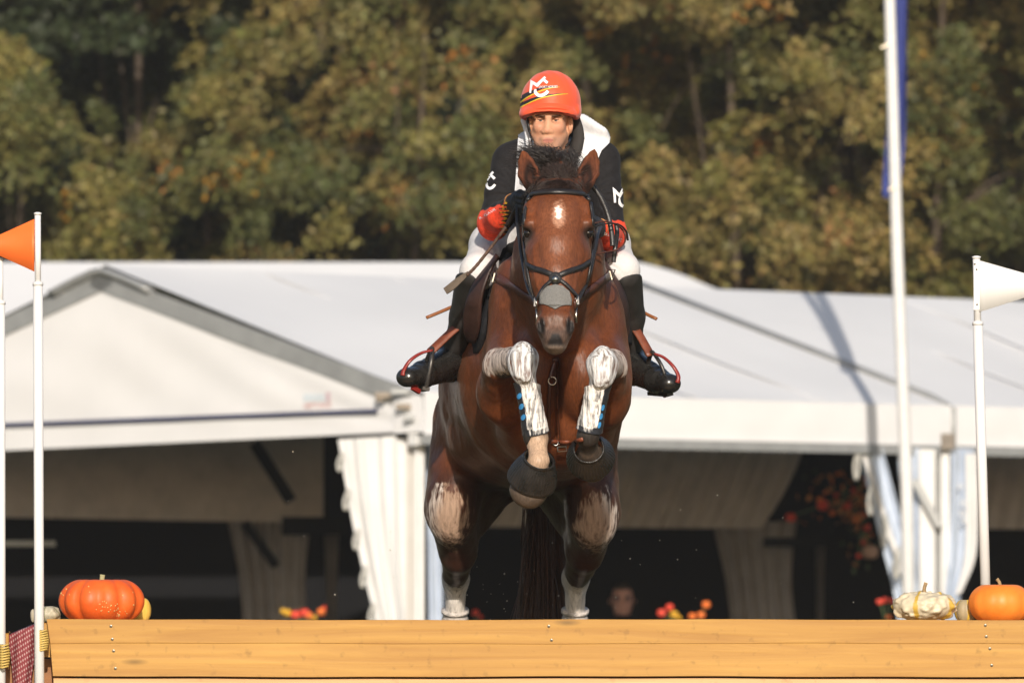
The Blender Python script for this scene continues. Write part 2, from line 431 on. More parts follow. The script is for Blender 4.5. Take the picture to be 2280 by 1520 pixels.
def crown_mesh(seed, R, H, ncl, nl, mix, leaf=(.055, .108)):
    g = np.random.default_rng(seed); V = []; C = []; cs = []
    limbs = []
    bough = []
    for c in range(max(12, ncl // 7)): bough.append((g.random() * 2 * math.pi, g.random() ** .85 * 2 - 1, .62 + .38 * g.random() ** .6, mix[int(g.random() ** 1.3 * len(mix)) % len(mix)], g.integers(3)))
    for c in range(ncl):
        B = bough[c % len(bough)]; th = B[0] + g.normal() * .26; zz = float(np.clip(B[1] + g.normal() * .09, -1, 1)); rr = math.sqrt(max(0, 1 - zz * zz)) * B[2] * (1 + g.normal() * .07)
        lob = 1 + .22 * math.sin(3 * th + seed) * math.cos(2.3 * zz + seed * .7)
        ctr = np.array((R * rr * lob * math.cos(th), R * rr * lob * math.sin(th), H * .5 * zz * (.9 + .1 * g.random())))
        out = np.array((math.cos(th), math.sin(th), -.35 - .25 * g.random())); out /= np.linalg.norm(out)
        sd = np.cross(out, (0, 0, 1)); sd /= np.linalg.norm(sd); up = np.cross(sd, out)
        k = g.random(); fam = PAL[B[3] if g.random() < .8 else mix[g.integers(len(mix))]]; base = np.array(fam[B[4] if g.random() < .6 else g.integers(3)])
        n = int(nl * 1.45 * (.6 + .8 * g.random()))
        # a spray: leaves along three or four drooping twigs
        tw = g.integers(3, 6); L = .26 + .30 * g.random()
        ti = g.integers(0, tw, n); sp = (ti - (tw - 1) / 2) * .34 + g.normal(size=n) * .05; t = g.random(n) ** .8
        P = ctr + L * t[:, None] * (out * np.cos(sp)[:, None] + sd * np.sin(sp)[:, None] * 1.25) + up * (-.5 * t ** 2 * L)[:, None] + g.normal(size=(n, 3)) * (.055, .055, .050)
        a = g.normal(size=(n, 3)) * .6 + out; a /= np.linalg.norm(a, axis=1)[:, None]
        nn = g.normal(size=(n, 3)) * .55 + up * .55 + out * .85; b = np.cross(nn, a); b /= np.linalg.norm(b, axis=1)[:, None]
        ll = (leaf[0] + (leaf[1] - leaf[0]) * g.random(n))[:, None]; wd = ll * .32
        q = np.stack([P - a * ll * .5, P + b * wd - a * ll * .06, P + a * ll * .5, P - b * wd - a * ll * .06], 1)
        V.append(q.reshape(-1, 3))
        col = base * (.78 + .44 * g.random((n, 1))) * (1 + .05 * g.normal(size=(n, 3)))
        if g.random() < (.07 if 'dark' not in mix else 0): w = g.random(n) < .30; col[w] = np.array(PAL['amber'][g.integers(3)]) * (.8 + .4 * g.random((w.sum(), 1)))
        C.append(np.repeat(np.clip(col * (.97, .94, .78), .008, 1), 4, 0)); limbs.append(ctr)
    V = np.concatenate(V); C = np.concatenate(C)
    return V, np.arange(len(V)).reshape(-1, 4), C, limbs
def make_tree(name, loc, seed, R, H, base, ncl, nl, mix, label, trunk_r=.13, lean=0.0, leaf=(.055, .108)):
    root = empty(name, loc, label, 'tree', 'trees on the slope behind the tents')
    V, F, C, limbs = crown_mesh(seed, R, H, ncl, nl, mix, leaf)
    cz = base + H * .5; loc = np.array(loc, float)
    mesh_obj('crown', V + loc + (0, 0, cz), F, leaf_m, root, False, {'leaf': C})
    g = np.random.default_rng(seed + 50); b = MB()
    top = np.array((lean, 0, cz + H * .30)); pts = spline([(0, 0, -.4), (lean * .2, .05, base * .5), (lean * .6, -.04, base + H * .25), top], 14)
    b.tube(loc + pts, np.linspace(trunk_r * .62, trunk_r * .15, 14), 10); b.build('trunk', bark_m, root, True)
    for i in range(7):
        l = limbs[g.integers(len(limbs))] * (.9, .9, .9) + (0, 0, cz); j = g.integers(4, 12); s = pts[j]
        b = MB(); mid = (s + l) / 2 + (0, 0, .25 * R * .5); b.tube(loc + spline([s, mid, l], 8), np.linspace(trunk_r * .15, .006, 8), 6); b.build('limb', bark_m, root, True)
    return root
def copy_thing(o, loc, rot, label):
    c = o.copy(); COL.objects.link(c); c.location = Vector(loc); c.rotation_euler = (0, 0, rot); c['label'] = label
    for ch in o.children:
        d = ch.copy(); COL.objects.link(d); d.parent = c
    return c
# bushy front row, then taller trees up the slope
T = [  # name, px centre, depth, seed, R, H, base, clusters, leaves, mix, label, trunk, lean
    ('broadleaf_tree', 10, 56.0, 3, 1.45, 4.6, .9, 210, 105, ['green', 'olive'], 'low bushy tree behind the orange flag, flecked with yellow leaves', .12, .2),
    ('broadleaf_tree', 500, 57.0, 5, 2.2, 3.0, 1.6, 230, 105, ['olive', 'green', 'tan'], 'broad olive tree above the peak of the gabled tent', .12, -.2),
    ('broadleaf_tree', 880, 56.5, 8, 2.2, 4.6, 2.0, 250, 105, ['olive', 'tan', 'green'], 'dense olive tree between the tent peak and the rider', .12, .3),
    ('broadleaf_tree', 1290, 58.0, 11, 2.3, 6.0, 2.0, 290, 105, ['tan', 'olive', 'green'], 'tall brownish tree directly behind the rider', .14, .1),
    ('broadleaf_tree', 1660, 57.0, 14, 2.2, 5.4, 2.2, 290, 105, ['tan', 'olive', 'tan'], 'tan autumn tree between the rider and the tall flagpole', .13, -.2),
    ('broadleaf_tree', 2060, 57.5, 17, 2.1, 5.0, 1.9, 260, 105, ['green', 'olive', 'tan'], 'green tree behind the tall white flagpole', .13, .2),
    ('broadleaf_tree', 2400, 58.0, 20, 2.1, 4.8, 2.0, 230, 105, ['green', 'olive', 'tan'], 'olive tree at the right edge behind the white pennant', .13, .1),
    ('broadleaf_tree', -330, 57.0, 23, 2.0, 4.6, 2.0, 200, 90, ['green', 'olive'], 'dark green tree left of the orange flag, beyond the frame edge', .13, .1),
    ('broadleaf_tree', 700, 60.2, 26, 2.4, 5.6, 1.5, 230, 105, ['olive', 'green', 'tan'], 'tree with a bare upright trunk high on the slope above the tent peak', .20, .1),
    ('broadleaf_tree', 1080, 60.5, 29, 2.5, 6.0, 1.5, 260, 97, ['olive', 'tan', 'dark'], 'patchy olive tree rising behind the one left of the rider', .16, -.2),
    ('broadleaf_tree', 1480, 60.8, 32, 2.5, 6.2, 1.5, 280, 97, ['tan', 'olive'], 'tall sandy tree rising behind the rider and the tan autumn tree', .16, .2),
    ('broadleaf_tree', 1880, 60.5, 35, 2.4, 6.0, 1.4, 270, 97, ['tan', 'green', 'olive'], 'tall mixed tree left of the top of the flagpole', .16, .1),
    ('broadleaf_tree', 2270, 60.8, 38, 2.4, 5.8, 1.4, 260, 97, ['olive', 'green', 'tan'], 'tall tree with pinkish trunk upper right of the flagpole', .17, -.1),
    ('broadleaf_tree', 20, 64.0, 41, 2.2, 5.4, 1.6, 170, 90, ['dark', 'olive', 'dark'], 'loose tree in the top left corner beside a deep dark gap', .15, .1),
]
def tree_at(px, y): x = (px - 1140) * (CAM_D + y) / FPX; return (x, y, hz(x, y))
trees = []
for nm, px, y, sd, R, H, base, ncl, nl, mix, lab, tr, ln in T:
    trees.append(make_tree(nm, tree_at(px, y), sd, R, H, base, ncl, nl, mix, lab, tr, ln))
# the trunk that shows bare in the upper left, and a yellow shrub over the long tent
E_ = [(('small orange yellow shrub just above the ridge of the long tent', 1838, 50.5, 91, .42, .75, 3.05, 26, 60, ['amber', 'amber', 'olive'])), ]
for lab, px, y, sd, R, H, base, ncl, nl, mix in E_:
    p = tree_at(px, y); make_tree('autumn_sapling', p, sd, R, H, base, ncl, nl, mix, lab, .035, .05)
D_ = [('shade_dark_tree', 290, 58.6, 61, 1.75, 6.8, .4, 320, 110, ['dark'], 'tree of near-black leaves painted as the deep shade, upper left'), ('shade_dark_tree', 1780, 67.0, 64, 2.0, 6.0, .6, 240, 90, ['dark'], 'shade-dark tree right of the rider behind the tan autumn tree')]  # crowns coloured near-black to stand in for shaded foliage
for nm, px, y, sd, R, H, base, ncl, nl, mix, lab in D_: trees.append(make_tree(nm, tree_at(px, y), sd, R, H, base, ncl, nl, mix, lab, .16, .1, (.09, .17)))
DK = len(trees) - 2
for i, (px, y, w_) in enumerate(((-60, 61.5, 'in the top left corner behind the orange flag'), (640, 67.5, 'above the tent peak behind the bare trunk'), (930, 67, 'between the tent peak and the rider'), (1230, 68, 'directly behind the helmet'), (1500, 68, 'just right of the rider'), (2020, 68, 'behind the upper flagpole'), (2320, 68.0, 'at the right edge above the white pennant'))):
    copy_thing(trees[DK + i % 2], tree_at(px, y), 1.1 + i * 2.3, 'shade-dark tree on the slope ' + w_)
k = 0
far = [(2, 250, 71, 'first'), (3, 560, 74, ''), (4, 900, 72, ''), (10, 1270, 72.5, ''), (11, 1640, 73, ''), (9, 2020, 72, ''), (12, 2380, 73, ''), (13, -250, 72, ''), (5, 60, 79, ''), (8, 480, 80, ''), (6, 850, 81, ''), (9, 1230, 80, ''), (11, 1600, 81, ''), (10, 1980, 80, ''), (7, 2330, 81, '')]
where = ['far left above the peak', 'behind the bare trunk', 'left above the rider', 'straight above the helmet', 'right above the rider', 'left of the flagpole', 'top right corner', 'beyond the left edge']
for i, (src, px, y, _) in enumerate(far):
    lab = ('background tree on the upper slope ' + where[i]) if i < 8 else ('tree of the farthest row up the slope ' + where[(7, 0, 2, 3, 4, 5, 6)[i - 8]])
    copy_thing(trees[src], tree_at(px, y), i * 1.7 + .6, lab)
ug = [g_ for g_ in range(1)]
for i, (src, px, y, w_) in enumerate(((1, -820, 57, 'nearest'), (3, -1300, 60, 'second'), (2, -1850, 58, 'third'), (10, -1000, 67, 'tall upper'), (4, 2860, 58, 'nearest'), (2, 3350, 60, 'second'), (3, 3850, 58, 'third'), (11, 3050, 67, 'tall upper'))):
    copy_thing(trees[src], tree_at(px, y), i * 1.3, w_ + ' tree of the slope past the ' + ('left' if px < 0 else 'right') + ' edge of the photo')
# undergrowth mass between the trunks
V, F, C, _ = crown_mesh(77, 1.0, 1.0, 520, 60, ['green', 'olive'], (.05, .11)); g = np.random.default_rng(5)
ctr = np.repeat(np.stack([g.uniform(-9, 9, len(V) // 4), g.uniform(54, 84, len(V) // 4)], 1), 4, 0)
zz = np.array([hz(a, b) for a, b in ctr[::4]]); V = V * (.8, .8, .9) + np.concatenate([ctr, np.repeat(zz, 4)[:, None] + .5], 1)
tag(mesh_obj('undergrowth', V, F, leaf_m, None, False, {'leaf': C}), 'mixed low undergrowth between the trunks on the slope', 'undergrowth', kind='stuff')

# ------------------------------------------------------------------ tents
pvc = mat('white_tent_sheet', (.68, .672, .675), .55, .35, var=.035, vscale=1.6, bump=.06, bscale=3.0)
pvc_roof = mat('white_roof_sheet', (.70, .695, .695), .55, .3, var=.03, vscale=.9, bump=.05, bscale=2.2)
alu = mat('grey_aluminium', (.28, .285, .285), .5, .5, metal=.15, var=.12, vscale=6)
white_post = mat('white_post_paint', (.60, .595, .59), .45, .4, var=.05, vscale=8)
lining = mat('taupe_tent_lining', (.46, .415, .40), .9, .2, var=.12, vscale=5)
blackout = mat('unlit_interior_black', (.010, .010, .011), .95, .1)  # near-black colour standing in for the unlit inside of the tent
clear_m = mat('clear_window_sheet', (.46, .52, .62), .18, .6, var=.15, vscale=5, stretch=(6, 6, 1), bump=.35, bscale=7, rvar=.08)
navy = mat('navy_keder_line', (.035, .04, .10), .6)
A45 = math.radians(45); gdir = np.array((-math.cos(A45), math.sin(A45), 0)); ldir = np.array((math.sin(A45), math.cos(A45), 0))
C0 = W(925, 872, 28.0)                                        # eave point of the near corner
gn = np.array((-math.sin(A45), -math.cos(A45), 0)); ln_ = np.array((math.cos(A45), -math.sin(A45), 0))   # outward normals: gable, long side
apex = ray_plane(235, 590, C0, gn); halfw = np.dot(apex - C0, gdir); El = C0 + gdir * 2 * halfw
rise = apex[2] - C0[2]
LB = 5.35; BAYS = 3
tent = empty('party_tent', (C0[0], C0[1], -.35), 'white gabled party tent with grey frame and long side roof', 'tent')
def fold_sheet(name, quad, nu, nv, amp, m, parent, freq=(3, 5), seed=1):
    """Sheet between four corners (a b top, d c bottom) with soft sags."""
    a, b, c, d = [np.array(q, float) for q in quad]; nrm = _n(np.cross(b - a, d - a)); V = []
    for j in range(nv):
        for i in range(nu):
            u, w = i / (nu - 1), j / (nv - 1); p = lerp(lerp(a, b, u), lerp(d, c, u), w)
            e = math.sin(math.pi * u) ** .5 * math.sin(math.pi * w) ** .5 if 0 < u < 1 and 0 < w < 1 else 0
            V.append(p + nrm * amp * e * (math.sin(freq[0] * 6.28 * u + seed + 2.5 * w) * .5 + math.sin(freq[1] * 3.1 * w + 4 * u + seed) * .5))
    F = [(j * nu + i, j * nu + i + 1, (j + 1) * nu + i + 1, (j + 1) * nu + i) for j in range(nv - 1) for i in range(nu - 1)]
    return mesh_obj(name, V, F, m, parent, True)
# roof slopes, bay by bay
for k in range(BAYS):
    a0, a1 = apex + ldir * LB * k, apex + ldir * LB * (k + 1); e0, e1 = C0 + ldir * LB * k, C0 + ldir * LB * (k + 1); w0, w1 = El + ldir * LB * k, El + ldir * LB * (k + 1)
    fold_sheet('roof_bay', (a0, a1, e1, e0), 26, 16, .05, pvc_roof, tent, (1.5, 2), k * 1.7 + .4)
    fold_sheet('roof_bay', (a1, a0, w0, w1), 14, 10, .02, pvc_roof, tent, (1.5, 2), k)
up_n = _n(np.cross(ldir, C0 - apex)); up_n = up_n if up_n[2] > 0 else -up_n
for k in range(1, BAYS + 1):
    o = ldir * LB * k
    MB().tube([apex + o + up_n * .02, lerp(apex, C0, .93) + o + up_n * .02, lerp(apex, C0, .985) + o + up_n * .005, C0 + o + ln_ * .035 + (0, 0, -.02), C0 + o + ln_ * .035 + (0, 0, -.34)], .022, 8).build('rafter', alu, tent, True)
for k in range(BAYS):
    for t in (.28, .52, .76):
        o = ldir * LB * (k + t); MB().bar(apex + o + up_n * .004 + (C0 - apex) * .02, C0 + o + up_n * .004 - (C0 - apex) * .02, .05, .004, up_n).build('weld_seam', pvc_roof, tent)
# gable end: frame rafters with a rounded cap at the peak, sheet, lower band, corner plates
gf = gn * .032
MB().bar(apex + gf + gdir * .1 + (0, 0, -.09), C0 + gf + (0, 0, -.050), .022, .125, (0, 0, 1)).build('gable_rafter', alu, tent)
MB().bar(apex + gf - gdir * .1 + (0, 0, -.09), El + gf + (0, 0, -.050), .022, .125, (0, 0, 1)).build('gable_rafter', alu, tent)
pk = [apex + gf + gdir * t + (0, 0, -.055 - .34 * abs(t) ** 1.25 * (1 if abs(t) > .12 else .6)) for t in np.linspace(-.5, .5, 17)]
b = MB(); b.tube(pk, .066, 10, flat=.45); b.build('peak_cap', alu, tent, True)
low = lambda px, py: ray_plane(px, py, C0 + gn * .03, gn)
gl_, gr_ = low(-400, 1021), low(884, 962); gl2, gr2 = low(-400, 957), low(846, 913)
gab = [low(235, 622), low(904, 890), low(884, 962)] ; 
Vt = []; nu, nv = 60, 26; pxs = np.linspace(-420, 884, nu)
for j in range(nv):
    for i in range(nu):
        px = pxs[i]; t = j / (nv - 1); topy = 622 + (px - 235) * (268 / 669) if px > 235 else 622 + (235 - px) * (120 / 235 * .95); boty = 1003 - 41 * (px / 884); topy = min(topy, boty - 30)
        p = low(px, topy + (boty - topy) * t); wv = math.sin(.011 * (px + 1.4 * (topy + (boty - topy) * t)) ) + .6 * math.sin(.023 * px - .012 * (boty * t))
        Vt.append(p + gn * .007 * wv * math.sin(math.pi * min(1, t * 1.05)))
Fq = [(j * nu + i, j * nu + i + 1, (j + 1) * nu + i + 1, (j + 1) * nu + i) for j in range(nv - 1) for i in range(nu - 1)]
gable = mesh_obj('gable_sheet', Vt, Fq, pvc, tent, True)
MB().bar(low(-400, 961) + gn * .026, low(846, 914) + gn * .026, .006, .026).build('seam_line', navy, tent)
GS = Surf([gable])
lettering('lettering', GS, 'NEPTUNUS', 680, 909, 740, 906, 11, mat('faded_red_print', (.56, .26, .24), .7), gable, .012)
pale = mat('faded_blue_print', (.50, .58, .64), .7); faded = mat('faded_grey_print', (.50, .48, .47), .7)
for i in range(6): decal('emblem', GS, [[(679 + i * 8, 877 + (i % 2)), (684 + i * 8, 876), (685 + i * 8, 893), (680 + i * 8, 893)]], pale, gable, .012, 4)
decal('emblem', GS, [[(728, 873), (738, 872), (738, 892), (728, 893)]], mat('faded_pink_print', (.55, .42, .46), .7), gable, .012, 4)
lettering('lettering', GS, 'structures', 680, 922, 736, 919, 7, faded, gable, .012)
# long side: valance hanging from the eave, grey gutter beam, corner joint
vb = .285
fold_sheet('valance', (C0 + ln_ * .03 + ldir * .05, C0 + ln_ * .03 + ldir * LB * BAYS, C0 + ln_ * .03 + ldir * LB * BAYS + (0, 0, -vb), C0 + ln_ * .03 + ldir * .05 + (0, 0, -vb)), 90, 6, .012, pvc, tent, (26, 1), 2)
MB().bar(C0 + ln_ * .03 + (0, 0, -vb - .034), C0 + ln_ * .03 + ldir * LB * BAYS + (0, 0, -vb - .034), .10, .068).build('gutter_beam', alu, tent)
MB().bar(C0 + gn * .01 + (0, 0, -.02), C0 + gn * .01 + (0, 0, -.36), .07, .05, gn).build('corner_joint', white_post, tent)
for i, (px, py, w_) in enumerate(((866, 880, .10), (905, 872, .12), (912, 905, .10), (925, 930, .07), (860, 888, .06))):
    p = low(px, py) + gn * .06; MB().box(p - (w_ / 2, .02, .02), p + (w_ / 2, .02, .02), .005).build('joint_plate', alu if i % 2 else mat('tarnished_bracket_%d' % i, (.20, .16, .12), .5, .5, var=.2), tent)
beige = mat('beige_post', (.42, .40, .375), .5, .4, var=.06, vscale=5)
def upright(px0, px1, y, top, m, dy=.10):
    a = W(px0, top, y); b_ = W(px1, top, y); return MB().box((a[0], y, -.35), (b_[0], y + dy, a[2])).build('upright', m, tent)
upright(868, 905, 28.15, 975, white_post); upright(905, 924, 28.12, 970, beige); upright(924, 932, 28.06, 975, white_post); upright(934, 944, 28.10, 975, white_post)
y2 = C0[1] + ldir[1] * LB
upright(2048, 2082, y2 - .45, 1000, white_post); upright(2086, 2094, y2 - .40, 1000, alu); upright(2096, 2114, y2 - .47, 1000, white_post)
MB().bar(W(2036, 1068, y2 - .5), W(2092, 1172, y2 - .5), .05, .06, (0, -1, 0)).build('brace', alu, tent)
MB().bar(low(880, 926) + gn * .012, low(944, 922) + gn * .012, .014, .235, (0, 0, 1)).build('corner_cover', pvc, tent)
MB().box(W(2096, 1000, y2 - .56), W(2124, 965, y2 - .48), .006).build('joint_plate', mat('tarnished_joint', (.16, .13, .10), .5, .5, var=.3), tent)
# interior: pleated lining under the eaves, dark opening, drapes, black sheets painted as unlit depth
def pleat(name, pxa, pxb, ya, yb, topA, topB, y, m, amp, period, parent, slant=0.0, n=220, cut=0.0):
    V = []; 
    for j in range(8):
        t = j / 7
        for i in range(n):
            u = i / (n - 1); px = lerp(pxa, pxb - cut * t ** 1.6, u); py = lerp(lerp(topA, topB, u), lerp(ya, yb, u), t); s = (CAM_D + y) / FPX
            ph = (px + slant * (py - 1000)) / period
            V.append(W(px, py, y) + (0, amp * (math.sin(6.28 * ph) + .5 * math.sin(2.7 * 6.28 * ph + 1.3)), 0))
    F = [(j * n + i, j * n + i + 1, (j + 1) * n + i + 1, (j + 1) * n + i) for j in range(7) for i in range(n - 1)]
    return mesh_obj(name, V, F, m, parent, True)
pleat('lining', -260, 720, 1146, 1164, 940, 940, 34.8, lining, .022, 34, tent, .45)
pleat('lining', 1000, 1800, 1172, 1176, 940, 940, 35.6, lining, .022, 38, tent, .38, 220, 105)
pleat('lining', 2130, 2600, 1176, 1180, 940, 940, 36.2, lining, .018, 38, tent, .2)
def drape(px, w, top, bot, y, tie, m, parent, name='drape'):
    """Hanging curtain gathered at 'tie' (offset of the lower end in pixels)."""
    V = []; n = 40
    for j in range(16):
        t = j / 15
        for i in range(n):
            u = i / (n - 1); q = px + tie * t ** 1.4 + (u - .5) * w * (1 - .25 * math.sin(t * 2.6)); V.append(W(q, lerp(top, bot, t), y) + (0, .035 * math.sin(u * 6.28 * 5.5 + t) + .012 * math.sin(u * 40), 0))
    F = [(j * n + i, j * n + i + 1, (j + 1) * n + i + 1, (j + 1) * n + i) for j in range(15) for i in range(n - 1)]
    return mesh_obj(name, V, F, m, parent, True)
lin2 = mat('taupe_drape_cloth', (.27, .245, .238), .9, .2, var=.15, vscale=4)
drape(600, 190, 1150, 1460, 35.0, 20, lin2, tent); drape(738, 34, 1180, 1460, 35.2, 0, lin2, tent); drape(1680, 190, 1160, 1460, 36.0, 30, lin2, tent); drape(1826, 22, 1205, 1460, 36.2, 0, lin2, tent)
MB().bar(W(566, 985, 34.2), W(648, 1115, 34.2), .09, .09, (0, -1, 0)).build('brace', blackout, tent); MB().bar(W(545, 1165, 34.8), W(615, 1260, 34.8), .07, .07, (0, -1, 0)).build('brace', blackout, tent)
MB().box(W(628, 1190, 34.4), W(770, 1150, 34.5)).build('crossbeam', blackout, tent); MB().box(W(1700, 1216, 35.4), W(1840, 1196, 35.5)).build('crossbeam', blackout, tent)
zt = 2.55
MB().box((-5.7, 40.0, -.35), (11.5, 40.1, 2.9)).build('shade_backing', blackout, tent)  # black sheet where there is only unlit depth
MB().box((-5.7, 36.8, 2.86), (11.5, 40.0, 2.90)).build('light_blocker', blackout, tent)  # added out of view to keep light off the opening
MB().box((-5.3, 33.2, 2.70), (-1.6, 36.7, 2.74)).build('light_blocker', blackout, tent)  # added out of view to stop sun reaching the left lining
MB().box((-5.8, 34.0, -.35), (-5.7, 40.0, 2.72)).build('shade_side', blackout, tent)  # black ends close the box that plays the unlit interior
MB().box((11.5, 35.0, -.35), (11.6, 40.0, 2.9)).build('shade_side', blackout, tent)
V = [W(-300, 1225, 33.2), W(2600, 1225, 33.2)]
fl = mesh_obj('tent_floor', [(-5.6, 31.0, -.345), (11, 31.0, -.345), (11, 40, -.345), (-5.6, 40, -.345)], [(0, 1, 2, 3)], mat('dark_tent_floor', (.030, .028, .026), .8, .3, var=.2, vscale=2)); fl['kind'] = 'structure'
MB().box(W(-60, 1216, 33.6), W(124, 1203, 33.65), .006).build('shelf_rail', alu, tent)
# gathered door curtains with tie loops
cur = mat('white_curtain_sheet', (.58, .575, .572), .5, .35, var=.04, vscale=3)
def gathered(name, left, right, y, m, parent, folds=7, amp=.03, n=48, rows=26):
    V = []
    L_, R_ = spline(left, rows), spline(right, rows)
    for j in range(rows):
        for i in range(n):
            u = i / (n - 1); q = lerp(L_[j], R_[j], u); V.append(W(q[0], q[1], y) + (0, amp * math.sin(u * 6.28 * folds * .5 + .5 * math.sin(j * .25)) + .3 * amp * math.sin(u * 31 + j * .1), 0))
    F = [(j * n + i, j * n + i + 1, (j + 1) * n + i + 1, (j + 1) * n + i) for j in range(rows - 1) for i in range(n - 1)]
    return mesh_obj(name, V, F, m, parent, True)
gathered('door_curtain', [(752, 978), (766, 1060), (784, 1160), (808, 1270), (838, 1390), (850, 1460)], [(882, 970), (884, 1060), (886, 1160), (890, 1270), (900, 1390), (905, 1460)], 28.05, cur, tent, 4, .022)
for px, py, h_ in ((756, 1010, 38), (770, 1092, 42), (792, 1180, 42), (808, 1262, 44), (826, 1345, 44)):
    MB().tube(spline([W(px + 6, py - 4, 28.0), W(px - 4, py + h_ * .55, 27.98), W(px - 1, py + h_, 27.97), W(px + 6, py + h_ * .6, 27.98), W(px + 9, py, 28.0)], 18), .011, 6).build('tie_loop', mat('tie_webbing', (.40, .39, .36), .8, .2), tent, True)
gathered('clear_curtain', [(948, 985), (952, 1160), (956, 1460)], [(985, 985), (984, 1160), (990, 1460)], 28.4, clear_m, tent, 4, .02)
gathered('door_curtain', [(1912, 998), (1936, 1100), (1962, 1210), (1990, 1320), (2010, 1460)], [(1965, 996), (1992, 1100), (2020, 1210), (2044, 1320), (2060, 1460)], y2 - .62, clear_m, tent, 3, .03)
gathered('door_curtain', [(1914, 998), (1944, 1090), (1976, 1190), (2012, 1300), (2030, 1400)], [(1926, 998), (1956, 1090), (1988, 1190), (2024, 1300), (2042, 1400)], y2 - .70, cur, tent, 1, .02, 12)
gathered('clear_curtain', [(1996, 998), (2010, 1120), (2030, 1260), (2040, 1460)], [(2050, 998), (2052, 1120), (2056, 1260), (2060, 1460)], y2 - .38, clear_m, tent, 4, .02)
gathered('clear_curtain', [(2118, 998), (2117, 1120), (2112, 1230), (2104, 1330), (2100, 1460)], [(2168, 998), (2170, 1120), (2166, 1230), (2140, 1320), (2130, 1460)], y2 - .5, clear_m, tent, 5, .025)
gathered('clear_curtain', [(2150, 1010), (2152, 1130), (2148, 1240), (2126, 1325)], [(2176, 1010), (2178, 1130), (2172, 1240), (2142, 1318)], y2 - .55, cur, tent, 2, .015, 16)
for px, py, h_ in ((1901, 1005, 62), (1932, 1080, 66), (1962, 1150, 70), (1990, 1222, 66)):
    MB().tube(spline([W(px + 10, py - 6, y2 - .75), W(px + 1, py + h_ * .5, y2 - .78), W(px + 5, py + h_, y2 - .78), W(px + 11, py + h_ * .6, y2 - .78), W(px + 12, py, y2 - .75)], 18), .012, 6).build('tie_loop', bpy.data.materials['tie_webbing'], tent, True)
for px, py in ((2138, 1082), (2144, 1120), (2143, 1142), (2147, 1158)):
    c = W(px, py, y2 - .6); MB().tube([c + .016 * np.array((math.cos(a), 0, math.sin(a))) for a in np.linspace(0, 6.3, 13)], .005, 6).build('eyelet', white_post, tent, True)

# the long tent behind: ridge across the picture, hipped at its right end
back = empty('long_tent', (0, 42, -.35), 'long white tent behind, its flat ridge meeting the trees', 'tent')
Rl, Rr = W(-3400, 583, 46), W(1418, 584, 46); hip = W(1660, 660, 46); fy = 41.0
e_ = lambda p, y, z: np.array((p[0], y, z))
V = [Rl, Rr, e_(Rr, fy, 2.55), e_(Rl, fy, 2.55), hip + (2.2, 0, -1.05), e_(hip + (2.2, 0, 0), fy, 2.55), e_(Rr, 51, 2.55), e_(Rl, 51, 2.55), hip]
fold_sheet('roof_front', (Rl, Rr, e_(Rr, fy, 2.55), e_(Rl, fy, 2.55)), 40, 8, .03, pvc_roof, back, (4, 2), 3)
fold_sheet('roof_back', (Rr, Rl, e_(Rl, 51, 2.55), e_(Rr, 51, 2.55)), 10, 4, .01, pvc_roof, back)
ends = spline([(1418, 584), (1455, 592), (1520, 612), (1600, 645), (1700, 672), (1820, 690)], 20)
Vh = []
for q in ends: Vh += [W(q[0], q[1], 46), W(q[0], q[1], 46) * (1, 0, 0) + np.array((0, fy, min(2.55, W(q[0], q[1], 46)[2])))]
mesh_obj('hip_end', Vh, [(2 * i, 2 * i + 2, 2 * i + 3, 2 * i + 1) for i in range(19)], pvc_roof, back, True)
MB().box((Rl[0], fy + .02, -.35), (hip[0] + 2, fy + .08, 2.52)).build('side_wall', pvc, back)
